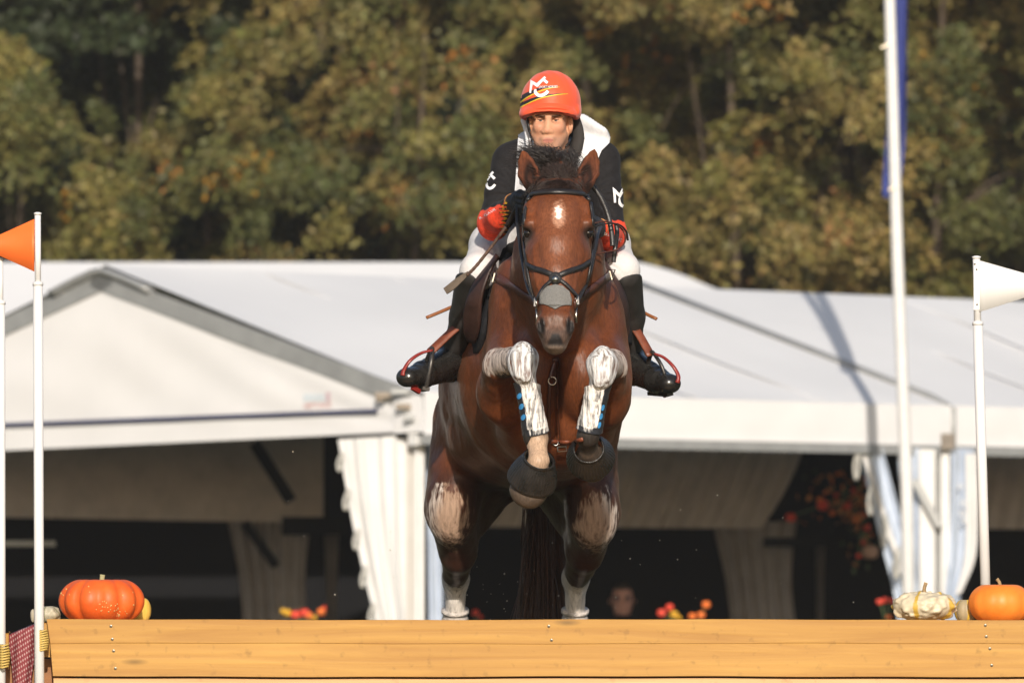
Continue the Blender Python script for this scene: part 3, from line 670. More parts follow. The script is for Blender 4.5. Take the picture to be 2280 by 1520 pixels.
# ------------------------------------------------------------------ the horse: one continuous body grown from a distance field
def coat_material():
    m, N, L, P = new_mat('bay_coat')
    a = N.new('ShaderNodeAttribute'); a.attribute_name = 'coat'
    gr = N.new('ShaderNodeAttribute'); gr.attribute_name = 'grease'
    tc = N.new('ShaderNodeTexCoord'); mp = N.new('ShaderNodeMapping'); mp.inputs['Scale'].default_value = (1, 1, 0.28)
    L.new(tc.outputs['Object'], mp.inputs['Vector'])
    n1 = N.new('ShaderNodeTexNoise'); n1.inputs['Scale'].default_value = 180; n1.inputs['Detail'].default_value = 5; L.new(mp.outputs['Vector'], n1.inputs['Vector'])
    n2 = N.new('ShaderNodeTexNoise'); n2.inputs['Scale'].default_value = 7; n2.inputs['Detail'].default_value = 6; L.new(tc.outputs['Object'], n2.inputs['Vector'])
    mr = N.new('ShaderNodeMapRange'); mr.inputs['From Min'].default_value = 0.3; mr.inputs['From Max'].default_value = 0.7; mr.inputs['To Min'].default_value = 0.72; mr.inputs['To Max'].default_value = 1.28
    L.new(n1.outputs['Fac'], mr.inputs['Value'])
    mr2 = N.new('ShaderNodeMapRange'); mr2.inputs['From Min'].default_value = 0.3; mr2.inputs['From Max'].default_value = 0.7; mr2.inputs['To Min'].default_value = 0.82; mr2.inputs['To Max'].default_value = 1.2
    L.new(n2.outputs['Fac'], mr2.inputs['Value'])
    mu = N.new('ShaderNodeMath'); mu.operation = 'MULTIPLY'; L.new(mr.outputs['Result'], mu.inputs[0]); L.new(mr2.outputs['Result'], mu.inputs[1])
    vm = N.new('ShaderNodeVectorMath'); vm.operation = 'SCALE'; L.new(a.outputs['Color'], vm.inputs[0]); L.new(mu.outputs['Value'], vm.inputs['Scale'])
    # smeared grease / dried mud: ragged streaky mask over the coat
    mp3 = N.new('ShaderNodeMapping'); mp3.inputs['Scale'].default_value = (1, 1, 0.13); L.new(tc.outputs['Object'], mp3.inputs['Vector'])
    n3 = N.new('ShaderNodeTexNoise'); n3.inputs['Scale'].default_value = 85; n3.inputs['Detail'].default_value = 5; n3.inputs['Roughness'].default_value = 0.6; L.new(mp3.outputs['Vector'], n3.inputs['Vector'])
    ad = N.new('ShaderNodeMath'); ad.operation = 'MULTIPLY_ADD'; ad.inputs[1].default_value = 2.2; ad.inputs[2].default_value = -1.1; L.new(n3.outputs['Fac'], ad.inputs[0])
    su = N.new('ShaderNodeMath'); su.operation = 'ADD'; L.new(ad.outputs['Value'], su.inputs[0]); L.new(gr.outputs['Fac'], su.inputs[1])
    cl = N.new('ShaderNodeMapRange'); cl.inputs['From Min'].default_value = 0.27; cl.inputs['From Max'].default_value = 0.73; L.new(su.outputs['Value'], cl.inputs['Value'])
    gk = N.new('ShaderNodeMapRange'); gk.inputs['From Min'].default_value = .06; gk.inputs['From Max'].default_value = .30; L.new(gr.outputs['Fac'], gk.inputs['Value']); gp = N.new('ShaderNodeMath'); gp.operation = 'MULTIPLY'; L.new(cl.outputs['Result'], gp.inputs[0]); L.new(gk.outputs['Result'], gp.inputs[1])
    gc = N.new('ShaderNodeAttribute'); gc.attribute_name = 'grease_col'
    gm = N.new('ShaderNodeVectorMath'); gm.operation = 'SCALE'; L.new(gc.outputs['Color'], gm.inputs[0])
    gs = N.new('ShaderNodeMapRange'); gs.inputs['From Min'].default_value = .34; gs.inputs['From Max'].default_value = .62; gs.inputs['To Min'].default_value = .76; gs.inputs['To Max'].default_value = 1.22; L.new(n3.outputs['Fac'], gs.inputs['Value']); L.new(gs.outputs['Result'], gm.inputs['Scale'])
    mx = N.new('ShaderNodeMix'); mx.data_type = 'RGBA'; L.new(gp.outputs['Value'], mx.inputs['Factor']); L.new(vm.outputs['Vector'], mx.inputs['A']); L.new(gm.outputs['Vector'], mx.inputs['B'])
    L.new(mx.outputs['Result'], P.inputs['Base Color'])
    ma = N.new('ShaderNodeAttribute'); ma.attribute_name = 'matte'; mk = N.new('ShaderNodeMapRange'); mk.inputs['To Min'].default_value = .40; mk.inputs['To Max'].default_value = .95; L.new(ma.outputs['Fac'], mk.inputs['Value']); L.new(mk.outputs['Result'], P.inputs['Roughness']); P.inputs['Specular IOR Level'].default_value = 0.22
    P.inputs['Sheen Weight'].default_value = 0.04; P.inputs['Sheen Roughness'].default_value = 0.4; P.inputs['Sheen Tint'].default_value = (0.9, 0.62, 0.42, 1)
    b = N.new('ShaderNodeBump'); b.inputs['Strength'].default_value = 0.35; b.inputs['Distance'].default_value = 0.004
    L.new(n1.outputs['Fac'], b.inputs['Height'])
    b2 = N.new('ShaderNodeBump'); b2.inputs['Distance'].default_value = 0.006; L.new(n3.outputs['Fac'], b2.inputs['Height']); L.new(gp.outputs['Value'], b2.inputs['Strength']); L.new(b.outputs['Normal'], b2.inputs['Normal'])
    L.new(b2.outputs['Normal'], P.inputs['Normal'])
    return m

# photo layout of the joints: (px, py, depth)
FL = dict(elbow=W(1106, 872, -.10), mid=W(1110, 812, -.30), knee=W(1164, 805, -.53), fet=W(1195, 975, -.47), past=W(1200, 1028, -.53), hoof=W(1178, 1090, -.47))
FR = dict(elbow=W(1356, 872, -.10), mid=W(1362, 814, -.30), knee=W(1341, 815, -.53), fet=W(1310, 968, -.47), past=W(1311, 1003, -.40), hoof=W(1316, 1030, -.31))
HL = dict(hip=W(1045, 960, 1.30), stifle=W(1006, 1140, 1.08), gask=W(1020, 1225, 1.25), hock=W(1014, 1285, 1.48), fet=W(1013, 1440, 1.56), hoof=W(1012, 1530, 1.72))
HR = dict(hip=W(1290, 960, 1.30), stifle=W(1320, 1150, 1.08), gask=W(1302, 1225, 1.25), hock=W(1282, 1285, 1.48), fet=W(1279, 1440, 1.56), hoof=W(1285, 1530, 1.72))
HEADP = [(1244, 428, -.58), (1243, 470, -.62), (1243, 515, -.655), (1242, 570, -.70), (1240, 625, -.75), (1239, 680, -.80), (1237, 730, -.845), (1236, 760, -.865)]

def build_horse():
    f = Field((-.36, -1.02, .92), (.46, 2.0, 2.92), .0050)
    # trunk
    f.seg(W(1240, 815, .12), W(1212, 850, .5), (.23, .31), (.285, .335), .06)
    f.seg(W(1208, 850, .5), W(1186, 872, 1.02), (.295, .335), (.318, .335), .06)
    f.seg(W(1180, 868, 1.02), W(1165, 920, 1.42), (.315, .34), (.27, .31), .07)
    f.ell(W(1240, 950, .16), (.20, .25, .155), .07)                     # breastbone between the forelegs
    f.ell(W(1235, 985, .62), (.22, .36, .12), .06)                     # belly
    f.ell(W(1165, 990, .95), (.26, .3, .13), .06)
    # shoulders, breast muscles
    for s, cx in ((-1, 1148), (1, 1336)):
        if s < 0: f.ell(W(1136, 660, .12), (.062, .12, .13), .05)
        f.ell(W(cx - s * 8, 760, .12), (.104, .16, .25), .06)
        f.ell(W(1242 + s * 52, 835, -.11), (.082, .10, .155), .045)
        f.ell(W(1242 + s * 112, 855, -.02), (.078, .16, .16), .05)
        f.seg(W(1242 + s * 20, 700, -.05), W(1242 + s * 26, 800, -.12), .05, .05, .05)
    f.seg(W(1242, 745, -.24), W(1242, 1000, -.12), (.006, .10), (.006, .09), .03, mode='s')   # groove down the breast
    # neck
    f.chain([(W(1242, 690, .14), (.188, .31)), (W(1243, 590, -.10), (.150, .235)), (W(1244, 500, -.34), (.105, .185)), (W(1244, 425, -.52), (.075, .13))], .05)
    f.seg(W(1242, 560, -.40), W(1242, 730, -.20), (.055, .09), (.085, .09), .05)               # windpipe / throat
    # head
    H = [W(*p) for p in HEADP]
    R = [(.080, .085), (.093, .105), (.102, .12), (.098, .128), (.086, .108), (.066, .080), (.055, .064), (.044, .048)]
    f.chain(list(zip(H, R)), .02)
    f.chain([(W(1243, 462, -.705), (.062, .03)), (W(1242, 520, -.745), (.070, .033)), (W(1241, 590, -.79), (.060, .03)), (W(1239, 660, -.845), (.052, .026)), (W(1238, 705, -.878), (.047, .024))], .016)  # flat face bone
    for s in (-1, 1):
        f.ell(W(1243 + s * 64, 500, -.70), (.028, .038, .030), .018)    # brow over the eye
        f.ell(W(1243 + s * 58, 470, -.665), (.032, .04, .04), .02)
        f.ell(W(1242 + s * 53, 595, -.67), (.034, .10, .08), .03)       # cheek
        f.seg(W(1241 + s * 51, 555, -.765), W(1239 + s * 39, 640, -.82), .010, .007, .012)      # facial crest
        f.ell(W(1237 + s * 29, 722, -.89), (.021, .028, .036), .014)   # nostril rim
        f.ell(W(1238 + s * 47, 524, -.695), (.022, .03, .022), .012)
    f.ell(W(1236, 750, -.90), (.038, .030, .03), .014)                 # upper lip
    f.ell(W(1236, 770, -.89), (.033, .030, .016), .008)                # lower lip, chin
    for s in (-1, 1):
        f.seg(W(1237 + s * 37, 706, -.925), W(1237 + s * 29, 748, -.93), (.0105, .034), (.0085, .026), .007, mode='s')
        f.ell(W(1243 + s * 72.5, 519, -.722), (.014, .018, .016), .006, mode='s')              # eye socket
        f.seg(W(1242 + s * 49, 545, -.82), W(1241 + s * 40, 640, -.87), (.013, .026), (.009, .020), .02, mode='s')   # hollow beside the face bone
    # ears: leaf-shaped, hollow in front
    for s, base, tip, bul in ((-1, (1196, 424), (1164, 335), (1176, 384)), (1, (1294, 424), (1324, 333), (1311, 382))):
        b, t, c = W(*base, -.535), W(*tip, -.57), W(*bul, -.56); ux = _n(np.cross(t - b, (0, 1, 0)))
        f.chain([(b, (.026, .024)), (lerp(b, c, .55), (.034, .025)), (c, (.0375, .024)), (lerp(c, t, .5), (.0275, .017)), (lerp(c, t, .82), (.014, .010)), (t, (.005, .005))], .008, u=ux)
        for (q, ru, rv), (q2, ru2, rv2) in (((lerp(b, c, .42), .010, .010), (lerp(b, c, .75), .022, .020)), ((lerp(b, c, .75), .022, .020), (c, .0275, .021)), ((c, .0275, .021), (lerp(c, t, .5), .0185, .014)), ((lerp(c, t, .5), .0185, .014), (lerp(c, t, .85), .004, .005))):
            f.seg(q + (0, -.021, 0), q2 + (0, -.021, 0), (ru, rv), (ru2, rv2), .004, u=ux, mode='s')
    # forelegs, tucked
    for D, s in ((FL, -1), (FR, 1)):
        f.seg(W(1240 + s * 104, 840, .12), D['elbow'], (.075, .14), (.066, .10), .05)
        f.seg(D['elbow'], D['mid'], (.062, .085), (.050, .058), .03)
        k0 = D['knee']
        f.seg(D['mid'], k0 + (0, .02, .01), (.050, .052), (.043, .048), .022)
        f.ell(k0 + (0, -.005, .016), (.043, .044, .056), .02)
        for e in (-1, 1): f.ell(k0 + (e * .026, -.004, .006), (.0285, .036, .036), .016)
        f.ell(k0 + (0, -.016, -.03), (.040, .042, .050), .02)
        for e in (-1, 1): f.seg(k0 + (e * .026, -.045, .020), k0 + (e * .017, -.052, -.045), .014, .010, .012)
        f.ell(k0 + (-s * .012, -.052, -.052), (.018, .012, .022), .012)
        kb = lerp(k0, D['fet'], .28); kd = lerp(k0, D['fet'], .9)
        f.seg(k0 + (0, 0, -.02), kb, (.042, .044), (.032, .038), .016)
        f.seg(kb, kd, (.029, .036), (.028, .034), .012)
        f.ell(D['fet'], (.037, .042, .040), .018)
        f.seg(D['fet'], D['past'], (.034, .036), (.031, .032), .014)
        f.seg(D['past'], lerp(D['past'], D['hoof'], .4), (.036, .036), (.046, .046), .01)
        f.seg(lerp(D['past'], D['hoof'], .4), D['hoof'], (.050, .050), (.066, .066), .006)
    # hind legs, trailing
    for D, s in ((HL, -1), (HR, 1)):
        f.seg(D['hip'], D['stifle'] + (0, .06, .04), (.135, .20), (.098, .15), .09)
        f.ell(D['stifle'] + (0, -.005, 0), (.085, .095, .115), .045)
        f.seg(D['stifle'] + (0, .05, 0), D['gask'], (.085, .12), (.066, .085), .04)
        f.seg(D['gask'], D['hock'], (.062, .08), (.046, .06), .03)
        f.ell(D['hock'] + (0, .01, 0), (.047, .065, .055), .02)
        f.seg(D['hock'], D['fet'], (.039, .05), (.034, .04), .02)
        f.ell(D['fet'], (.04, .046, .04), .02)
        f.seg(D['fet'], lerp(D['fet'], D['hoof'], .55), .034, .036, .015)
        f.seg(lerp(D['fet'], D['hoof'], .55), D['hoof'], .045, .058, .01)
        f.seg(W(1165 + s * 55, 1040, 1.45), lerp(D['gask'], D['stifle'], .45) + (0, .12, 0), (.10, .17), (.075, .11), .05)    # inner thigh
    v, F = f.mesh(); v = relax(v, F, 2, .45)
    dn = np.stack([vnoise(v, 17, 31) - .5, vnoise(v, 17, 32) - .5, vnoise(v, 17, 33) - .5], 1); v = v + .0065 * dn + .0016 * np.stack([vnoise(v, 48, 34) - .5, vnoise(v, 48, 35) - .5, vnoise(v, 48, 36) - .5], 1)
    # gentle muscle and vein relief
    n = np.zeros_like(v)
    # coat colours by place on the animal
    x, y, z = v.T; px = 1140 + x / (CAM_D + y) * FPX; py = HORIZON - (z - CAM_Z) / (CAM_D + y) * FPX
    bay = np.array((.130, .0375, .0128)); dark = np.array((.030, .018, .014)); black = np.array((.016, .014, .014))
    col = np.tile(bay, (len(v), 1)); nz = vnoise(v, 9) * .6 + vnoise(v, 23, 3) * .4
    def blend(c, t): col[:] = col + (np.array(c) - col) * np.clip(t, 0, 1)[:, None]
    blend((.082, .025, .0095), sstep(.25, .75, nz) * .6)
    head = y < -.55
    head = head & (py > 380) & (py < 800) & (np.abs(px - 1241) < 110) & (z > W(0, 800, -.8)[2])
    def seg_d(a, b): w = b - a; t = np.clip(((v - a) @ w) / (w @ w), 0, 1); return np.linalg.norm(v - a - t[:, None] * w, axis=1)
    # lower legs turn black; gaskin and inner thigh get painted shade
    for D in (FL, FR):
        blend(black, sstep(.125, .085, seg_d(lerp(D['mid'], D['knee'], .6), D['fet'])))
        blend((.028, .023, .02), sstep(.10, .05, seg_d(D['fet'], D['past'])))
        blend((.075, .055, .042), sstep(.09, .075, seg_d(lerp(D['past'], D['hoof'], .5), D['hoof'])) * (y < -.2))
    pl = sstep(.072, .05, seg_d(FL['fet'] + (.004, -.03, -.02), FL['past'] + (0, -.03, 0))) * sstep(FL['fet'][2] + .03, FL['fet'][2] - .01, z)
    blend((.37, .25, .17), pl)
    for D in (HL, HR):
        blend(black, sstep(.12, .05, seg_d(lerp(D['gask'], D['hock'], .7), D['hoof'])))
        blend((.055, .020, .011), sstep(.20, .10, seg_d(D['gask'], D['gask'] + (0, .05, .02))) * .6)  # gaskin darkened, shade mixed into the coat
        blend((.034, .015, .010), (y > 1.0) * sstep(-.01, .06, -(x - D['stifle'][0]) * (1 if D is HR else -1) - .02) * sstep(W(0, 1000, 1.2)[2], W(0, 1090, 1.2)[2], z) * .85)  # shadow between the thighs painted into the coat colour
    # head: darker muzzle, sooty forehead under the forelock, white star
    blend((.12, .055, .034), sstep(690, 715, py) * head)
    blend((.085, .056, .044), sstep(718, 740, py) * head * .85)
    blend((.016, .013, .013), sstep(3, -3, np.abs(px - 1237) - (8 + (py - 742) * .42)) * sstep(738, 746, py) * head * sstep(775, 770, py))
    blend((.20, .15, .12), sstep(764, 774, py) * head * .7)
    blend((.160, .056, .026), head * sstep(420, 470, py) * sstep(690, 600, py) * sstep(62, 20, np.abs(px - 1242)) * .7)
    blend((.07, .026, .015), head * sstep(435, 405, py))
    for s in (-1, 1):
        e = W(1243 + s * 68, 517, -.70); blend((.028, .016, .013), sstep(.044, .020, np.linalg.norm((v - e) * (1, .6, 1), axis=1)))
        nn = W(1237 + s * 33, 727, -.92); blend((.012, .010, .010), sstep(.026, .013, np.linalg.norm((v - nn) * (1.15, .5, .55), axis=1)))
        ce = W(1243 + s * 68, 388, -.58); blend((.10, .034, .018), sstep(.06, .03, np.linalg.norm((v - ce) * (1, .5, .7), axis=1)) * (y < -.5)); blend((.018, .009, .007), sstep(.034, .018, np.linalg.norm((v - W(1243 + s * 64, 394, -.548)) * (1.25, .6, .42), axis=1)) * (y > -.575))
        blend((.045, .018, .012), sstep(.016, .006, np.linalg.norm((v - (W(1243 + s * 62, 398, -.545))) * (1.2, .6, .35), axis=1)))
    star = np.hypot((px - 1243) / (7 + 2.2 * np.sin(py * .3)), (py - 474) / 14.5) + (vnoise(v, 160, 5) - .5) * .7
    blend((.74, .68, .62), head * sstep(1.12, .85, star))
    blend((.42, .22, .14), head * sstep(1.9, 1.1, np.hypot((px - 1244) / 9.5, (py - 478) / 19) + (vnoise(v, 200, 8) - .5)) * (star > 1.0) * .75)
    blend((.060, .022, .012), sstep(990, 1060, py) * (y > .1) * (y < 1.0) * .7)  # shade under the belly painted into the coat
    # grease on knees and stifles
    g = np.zeros(len(v)); gcol = np.tile(np.array((.56, .56, .565)), (len(v), 1))
    for D, s in ((FL, -1), (FR, 1)):
        k0 = D['knee']
        front = sstep(.03, -.02, (y - k0[1]))
        d1 = seg_d(k0 + (0, 0, .03), lerp(k0, D['fet'], .45)); m = sstep(.085, .05, d1) * sstep(-.0, -.35, 0 * y)
        top = sstep(.088, .058, seg_d(k0 + (0, -.01, .02), lerp(k0, D['fet'], .36) + (-s * .006, -.03, 0)))
        g = np.maximum(g, np.clip(top * 1.1, 0, .66) * sstep(k0[1] + .10, k0[1] + .03, y))
        md = seg_d(D['mid'] + (0, -.02, .0), k0 + (0, .05, .0))
        m2 = sstep(.085, .05, md) * sstep(D['mid'][1] + .10, D['mid'][1] - .02, y) * sstep(D['mid'][2] - .052, D['mid'][2] - .025, z)
        g = np.maximum(g, m2 * .72); gcol[(m2 > .3) & (top < .4)] = (.44, .37, .33)
    for D, s in ((HL, -1), (HR, 1)):
        c = D['stifle'] + (s * .012, -.06, -.020)
        d = np.sqrt(((x - c[0]) / .088) ** 2 + ((z - c[2]) / .135) ** 2 + ((y - c[1] - .03) / .17) ** 2)
        m = sstep(1.25, .38, d + (vnoise(v, 40, 77) - .5) * .35); g = np.maximum(g, m * .92); sel = m > .05; gcol[sel] = (.28, .185, .13)
        edge = sstep(.5, .0, np.abs(d - .92)) * (s * (x - c[0]) > .02)
        gcol[sel] = lerp(gcol[sel], np.array((.60, .54, .49)), (edge[sel] * .7)[:, None])
        hk = lerp(D['hock'], D['fet'], .45)
        m = sstep(.075, .05, seg_d(D['hock'] + (0, -.02, -.01), D['fet'] + (0, -.02, 0))) * sstep(D['hock'][2] + .075, D['hock'][2] + .0, z)
        g = np.maximum(g, m * .95); gcol[m > .2] = (.50, .46, .42)
    matte = np.clip(sstep(.075, .06, np.minimum(*[np.linalg.norm((v - W(1243 + s * 66, 382, -.55)) * (1, .8, .8), axis=1) for s in (-1, 1)])) + .45 * head * sstep(715, 735, py) + .8 * g, 0, 1)
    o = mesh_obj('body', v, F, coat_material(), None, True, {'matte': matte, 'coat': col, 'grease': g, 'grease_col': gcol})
    return o

M = {}
def mm(key, *a, **k):
    if key not in M: M[key] = mat(key, *a, **k)
    return M[key]

horse = empty('horse', W(1200, 1385, .5), 'bay horse with white forehead star jumping over the wooden fence', 'horse')
body = build_horse()
def reparent(o, root):
    off = world_off(root); o.parent = root; o.location = o.location - off
reparent(body, horse)
HS = Surf([body])

# eyes
eye_m = mat('horse_eye', (.008, .006, .006), .06, .6)
for s in (-1, 1):
    bm = bmesh.new(); bmesh.ops.create_uvsphere(bm, u_segments=20, v_segments=12, radius=.0175)
    c = W(1243 + s * 66.0, 519, -.694)
    mesh_obj('eye', [Vector(q.co) + Vector(c) for q in bm.verts], [[q.index for q in t.verts] for t in bm.faces], eye_m, horse, True); bm.free()

# hair: tapered three-sided strands
def hair(name, roots, lens, fn, m, parent, seg=9, r=.0014, shared=None):
    V = []; Fc = []
    for i in range(len(roots)):
        P = fn(i, roots[i], lens[i], seg)
        n0 = len(V)
        t = _n(P[-1] - P[0]); u = np.cross(t, (0, 1, .2)); u = _n(u); w = np.cross(t, u)
        for j, p in enumerate(P):
            rr = r * (1 - .8 * (j / seg) ** 2)
            for k in range(3):
                a = 2.094 * k + i; V.append(p + rr * (math.cos(a) * u + math.sin(a) * w))
        for j in range(seg - 1):
            for k in range(3): k2 = (k + 1) % 3; Fc.append((n0 + j * 3 + k, n0 + j * 3 + k2, n0 + j * 3 + 3 + k2, n0 + j * 3 + 3 + k))
    return mesh_obj(name, np.array(V), np.array(Fc), m, parent, True)
hair_dark = mat('forelock_hair', (.018, .012, .010), .42, .5, var=.5, vscale=60)
hair_tail = mat('tail_hair', (.020, .010, .007), .42, .5, col2=(.085, .030, .016), vscale=26, stretch=(1, 1, .12))
# forelock and poll mane, swept up and to the left by the wind
roots = []; L_ = []
CL = []
for i in range(64):
    u = RNG.random() * 2 - 1; CL.append((u, W(1243 + u * 27, 394 + 10 * abs(u) + RNG.normal() * 9, -.52 + RNG.random() * .12), RNG.random(), RNG.normal(size=4)))
for i in range(6400):
    u, p, q, e = CL[i % 64]; roots.append(p + RNG.normal(size=3) * (.008, .009, .006) + ((0, -.05, 0) if i % 64 % 3 == 0 else (0, 0, 0))); L_.append((.072 + .060 * q) * (.6 + .6 * RNG.random()))
def fore(i, p, L, n):
    u, _, q, e = CL[i % 64]; j = RNG.normal(size=3) * (.014, .014, .012)
    if i % 64 % 3 == 0: tip = np.array((.016 * e[0] + .012 * u, -.058, -.004 - .050 * q)); arc = .028
    else: tip = np.array((-.052 * (q * .8 + .35) + .030 * u + e[0] * .022, +.022 + e[1] * .020, L * (.85 - .30 * u * u - .12 * u))); arc = .020
    if i % 64 in (5, 10): tip = np.array((.004 + .008 * e[0], -.005, .105)); j = j * .5
    curl = np.array((-.030 * q + .010 * e[2], -.006, -.026 * q - .006 * abs(e[3])))
    w = RNG.normal(size=2) * .005
    return [p + (tip + j * t) * t + curl * t ** 2.4 + np.array((.007 * e[2] * math.sin(4.5 * t + e[3]) + w[0] * math.sin(7 * t), -arc * math.sin(t * 3.0), .010 * math.sin(3.0 * t) + w[1] * math.sin(6 * t + 1))) for t in np.linspace(0, 1, n)]
hair('forelock', roots, L_, fore, hair_dark, horse, 10, .0011)
# short fuzz that lies over the poll between the ears
roots = []; L_ = []; NR = []
for i in range(2600):
    px, py = 1243 + RNG.normal() * 19, 372 + 46 * RNG.random(); h_ = HS.hit(px, py)
    if h_ is None or h_[0][1] > -.3: continue
    roots.append(h_[0] - h_[1] * .002); NR.append((h_[1], px, py)); L_.append(.016 + .022 * RNG.random())
def fuzz(i, p, L, n):
    k, px, py = NR[i]; d = _n(np.array(((px - 1243) * .018 - .2 + RNG.normal() * .35, -.15, (-.8 if py > 398 else .6) + RNG.normal() * .3))); d = _n(d - k * np.dot(d, k) + k * .38)
    return [p + d * L * t - k * .006 * t * t for t in np.linspace(0, 1, n)]
hair('poll_hair', roots, L_, fuzz, mat('poll_hair_brown', (.026, .014, .010), .5, .4, var=.5, vscale=60), horse, 5, .0011)
roots = []; L_ = []
for i in range(500):
    t = RNG.random(); p = lerp(W(1244, 408, -.44), W(1243, 480, .02), t) + np.array((RNG.normal() * .02, 0, .06 + .06 * t)); roots.append(p); L_.append(.12 + .06 * RNG.random())
hair('mane', roots, L_, lambda i, p, L, n: [p + np.array((-.4 * L * t * (1 if i % 3 else -1), .1 * L * t, .5 * L * math.sin(2.4 * t) - .3 * L * t * t)) for t in np.linspace(0, 1, n)], hair_dark, horse, 8, .0016)
roots = []; L_ = []
for i in range(1300):
    roots.append(W(1213 + np.clip(RNG.normal(), -1.8, 1.8) * 17, 1060 + RNG.random() * 60, 1.74 + RNG.normal() * .03)); L_.append(.50 + .30 * RNG.random())
def tailf(i, p, L, n):
    sp = (p[0] - W(1213, 0, 1.74)[0]); dx = sp * .9 + np.clip(RNG.normal(), -1.6, 1.6) * .020; wv = RNG.normal() * .012; ph = RNG.random() * 6
    return [p + np.array((dx * t ** 1.2 + wv * math.sin(5 * t + ph), .10 * math.sin(2.2 * t), -L * t)) for t in np.linspace(0, 1, n)]
hair('tail', roots, L_, tailf, hair_tail, horse, 12, .0024)
# ------------------------------------------------------------------ tack
leather_b = mat('black_leather', (.018, .016, .016), .38, .5, var=.3, vscale=40, bump=.15, bscale=300, rvar=.12)
leather_br = mat('brown_leather', (.075, .026, .017), .42, .5, var=.35, vscale=30, bump=.15, bscale=260, rvar=.12)
leather_red = mat('chestnut_leather', (.16, .042, .018), .40, .5, var=.3, vscale=35, bump=.12, bscale=260, rvar=.1)
steel = mat('polished_steel', (.42, .40, .37), .28, .5, metal=1.0)
iron_m = mat('grey_iron', (.060, .055, .052), .36, .5, metal=.55, var=.3, vscale=60)
net_m = mat('grey_nose_net', (.185, .18, .172), .9, .2, var=.22, vscale=240, bump=.5, bscale=900)
rubber = mat('black_rubber', (.010, .010, .010), .34, .5, col2=(.022, .018, .016), vscale=22, rvar=.14, bump=.2, bscale=180)
white_boot = mat('white_boot_fabric', (.50, .45, .41), .7, .3, var=.35, vscale=60, bump=.5, bscale=240)
red_plastic = mat('red_plastic', (.22, .020, .016), .34, .5, var=.1, vscale=20)
blue_print = mat('blue_print', (.045, .25, .55), .45, .4)

bridle = empty('bridle', W(1240, 600, -.7), 'black leather bridle with crossed noseband on the bay horse', 'bridle')
strap('browband', HS, [(1178, 447), (1184, 437), (1200, 431), (1240, 429), (1282, 431), (1303, 437), (1309, 447)], .019, .009, leather_b, bridle, 30, .002)
for s, px in ((-1, [(1176, 445), (1170, 480), (1168, 520), (1171, 560), (1176, 600), (1184, 640), (1192, 668)]), (1, [(1312, 445), (1317, 480), (1319, 520), (1316, 560), (1311, 600), (1302, 640), (1291, 664)])):
    strap('cheekpiece', HS, px, .013, .006, leather_b, bridle, 30, .002)
strap('noseband_strap', HS, [(1173, 588), (1190, 598), (1212, 604), (1238, 616)], .019, .006, leather_b, bridle, 18, .002)
strap('noseband_strap', HS, [(1310, 583), (1292, 595), (1266, 604), (1238, 616)], .019, .006, leather_b, bridle, 18, .003)
strap('noseband_strap', HS, [(1232, 622), (1216, 638), (1207, 652), (1199, 668)], .013, .006, leather_b, bridle, 14, .004)
strap('noseband_strap', HS, [(1244, 622), (1259, 634), (1272, 650), (1284, 664)], .013, .006, leather_b, bridle, 14, .004)
h, n_ = HS.hit(1237, 620)
b = MB(); b.lathe([(0.0, .012), (.019, .011), (.022, .006), (.021, .001)], 24, h, n_); b.build('noseband_pad', leather_b, bridle, True)
b = MB(); b.lathe([(0.0, .0205), (.006, .0195), (.0105, .016), (.0125, .0125), (.010, .011)], 20, h + np.array((0, 0, -.004)), n_); b.build('boss', steel, bridle, True)
def patch(name, sf, poly, m, parent, lift, th, step=4.0):
    o = decal(name, sf, [poly], m, parent, lift, step)
    mod = o.modifiers.new('thickness', 'SOLIDIFY'); mod.thickness = th; mod.offset = 1
    return o
patch('nose_net', HS, [(1208, 646), (1222, 638), (1237, 634), (1252, 638), (1266, 650), (1271, 668), (1270, 680), (1260, 680), (1249, 682), (1241, 687), (1236, 690), (1231, 687), (1222, 682), (1212, 678), (1203, 677), (1204, 660)], net_m, bridle, .0045, .002)
for s, (px, py) in ((-1, (1194, 676)), (1, (1284, 672))):
    hh = W(px, py, -.83); b = MB()
    ring = [hh + np.array((.004 * math.sin(a) * s, .021 * math.cos(a), .021 * math.sin(a))) for a in np.linspace(0, 2 * math.pi, 21)]
    b.tube(ring, .0028, 8); b.build('bit_ring', steel, bridle, True)
    b = MB(); b.tube([hh + (0, -.002, -.018), W(px - s * 1, py + 22, -.845), W(px - s * 1, py + 46, -.85)], [.0036, .0030, .0044], 8); b.build('bit_cheek', steel, bridle, True)
    b = MB(); b.bar(W(px, py - 12, -.835), W(px + s * 1, py + 6, -.842), .014, .004, (0, -1, 0)); b.build('buckle', iron_m, bridle)
# reins: near one drawn back to the hand, far one in loose loops
def free_strap(name, pts, w, th, m, parent, n=40, face=(0, -1, .2)):
    P = spline(pts, n); v, f = ribbon(P, np.tile(_n(face), (len(P), 1)), w, th); return mesh_obj(name, v, f, m, parent, True)
free_strap('rein', [W(1194, 676, -.83), W(1176, 640, -.70), W(1165, 590, -.50), W(1157, 540, -.36), W(1152, 490, -.24), W(1153, 452, -.17)], .013, .004, leather_b, bridle)
free_strap('rein', [W(1284, 672, -.83), W(1308, 620, -.70), W(1322, 560, -.50), W(1330, 520, -.36), W(1336, 505, -.22)], .017, .004, leather_b, bridle)
b = MB(); b.tube(spline([W(1322, 497, -.50), W(1345, 493, -.46), W(1372, 500, -.42), W(1390, 518, -.40), W(1391, 540, -.42), W(1375, 555, -.44), W(1345, 562, -.46), W(1322, 566, -.48)], 40), .0042, 8, flat=.6); b.build('rein_loop', leather_br, bridle, True)
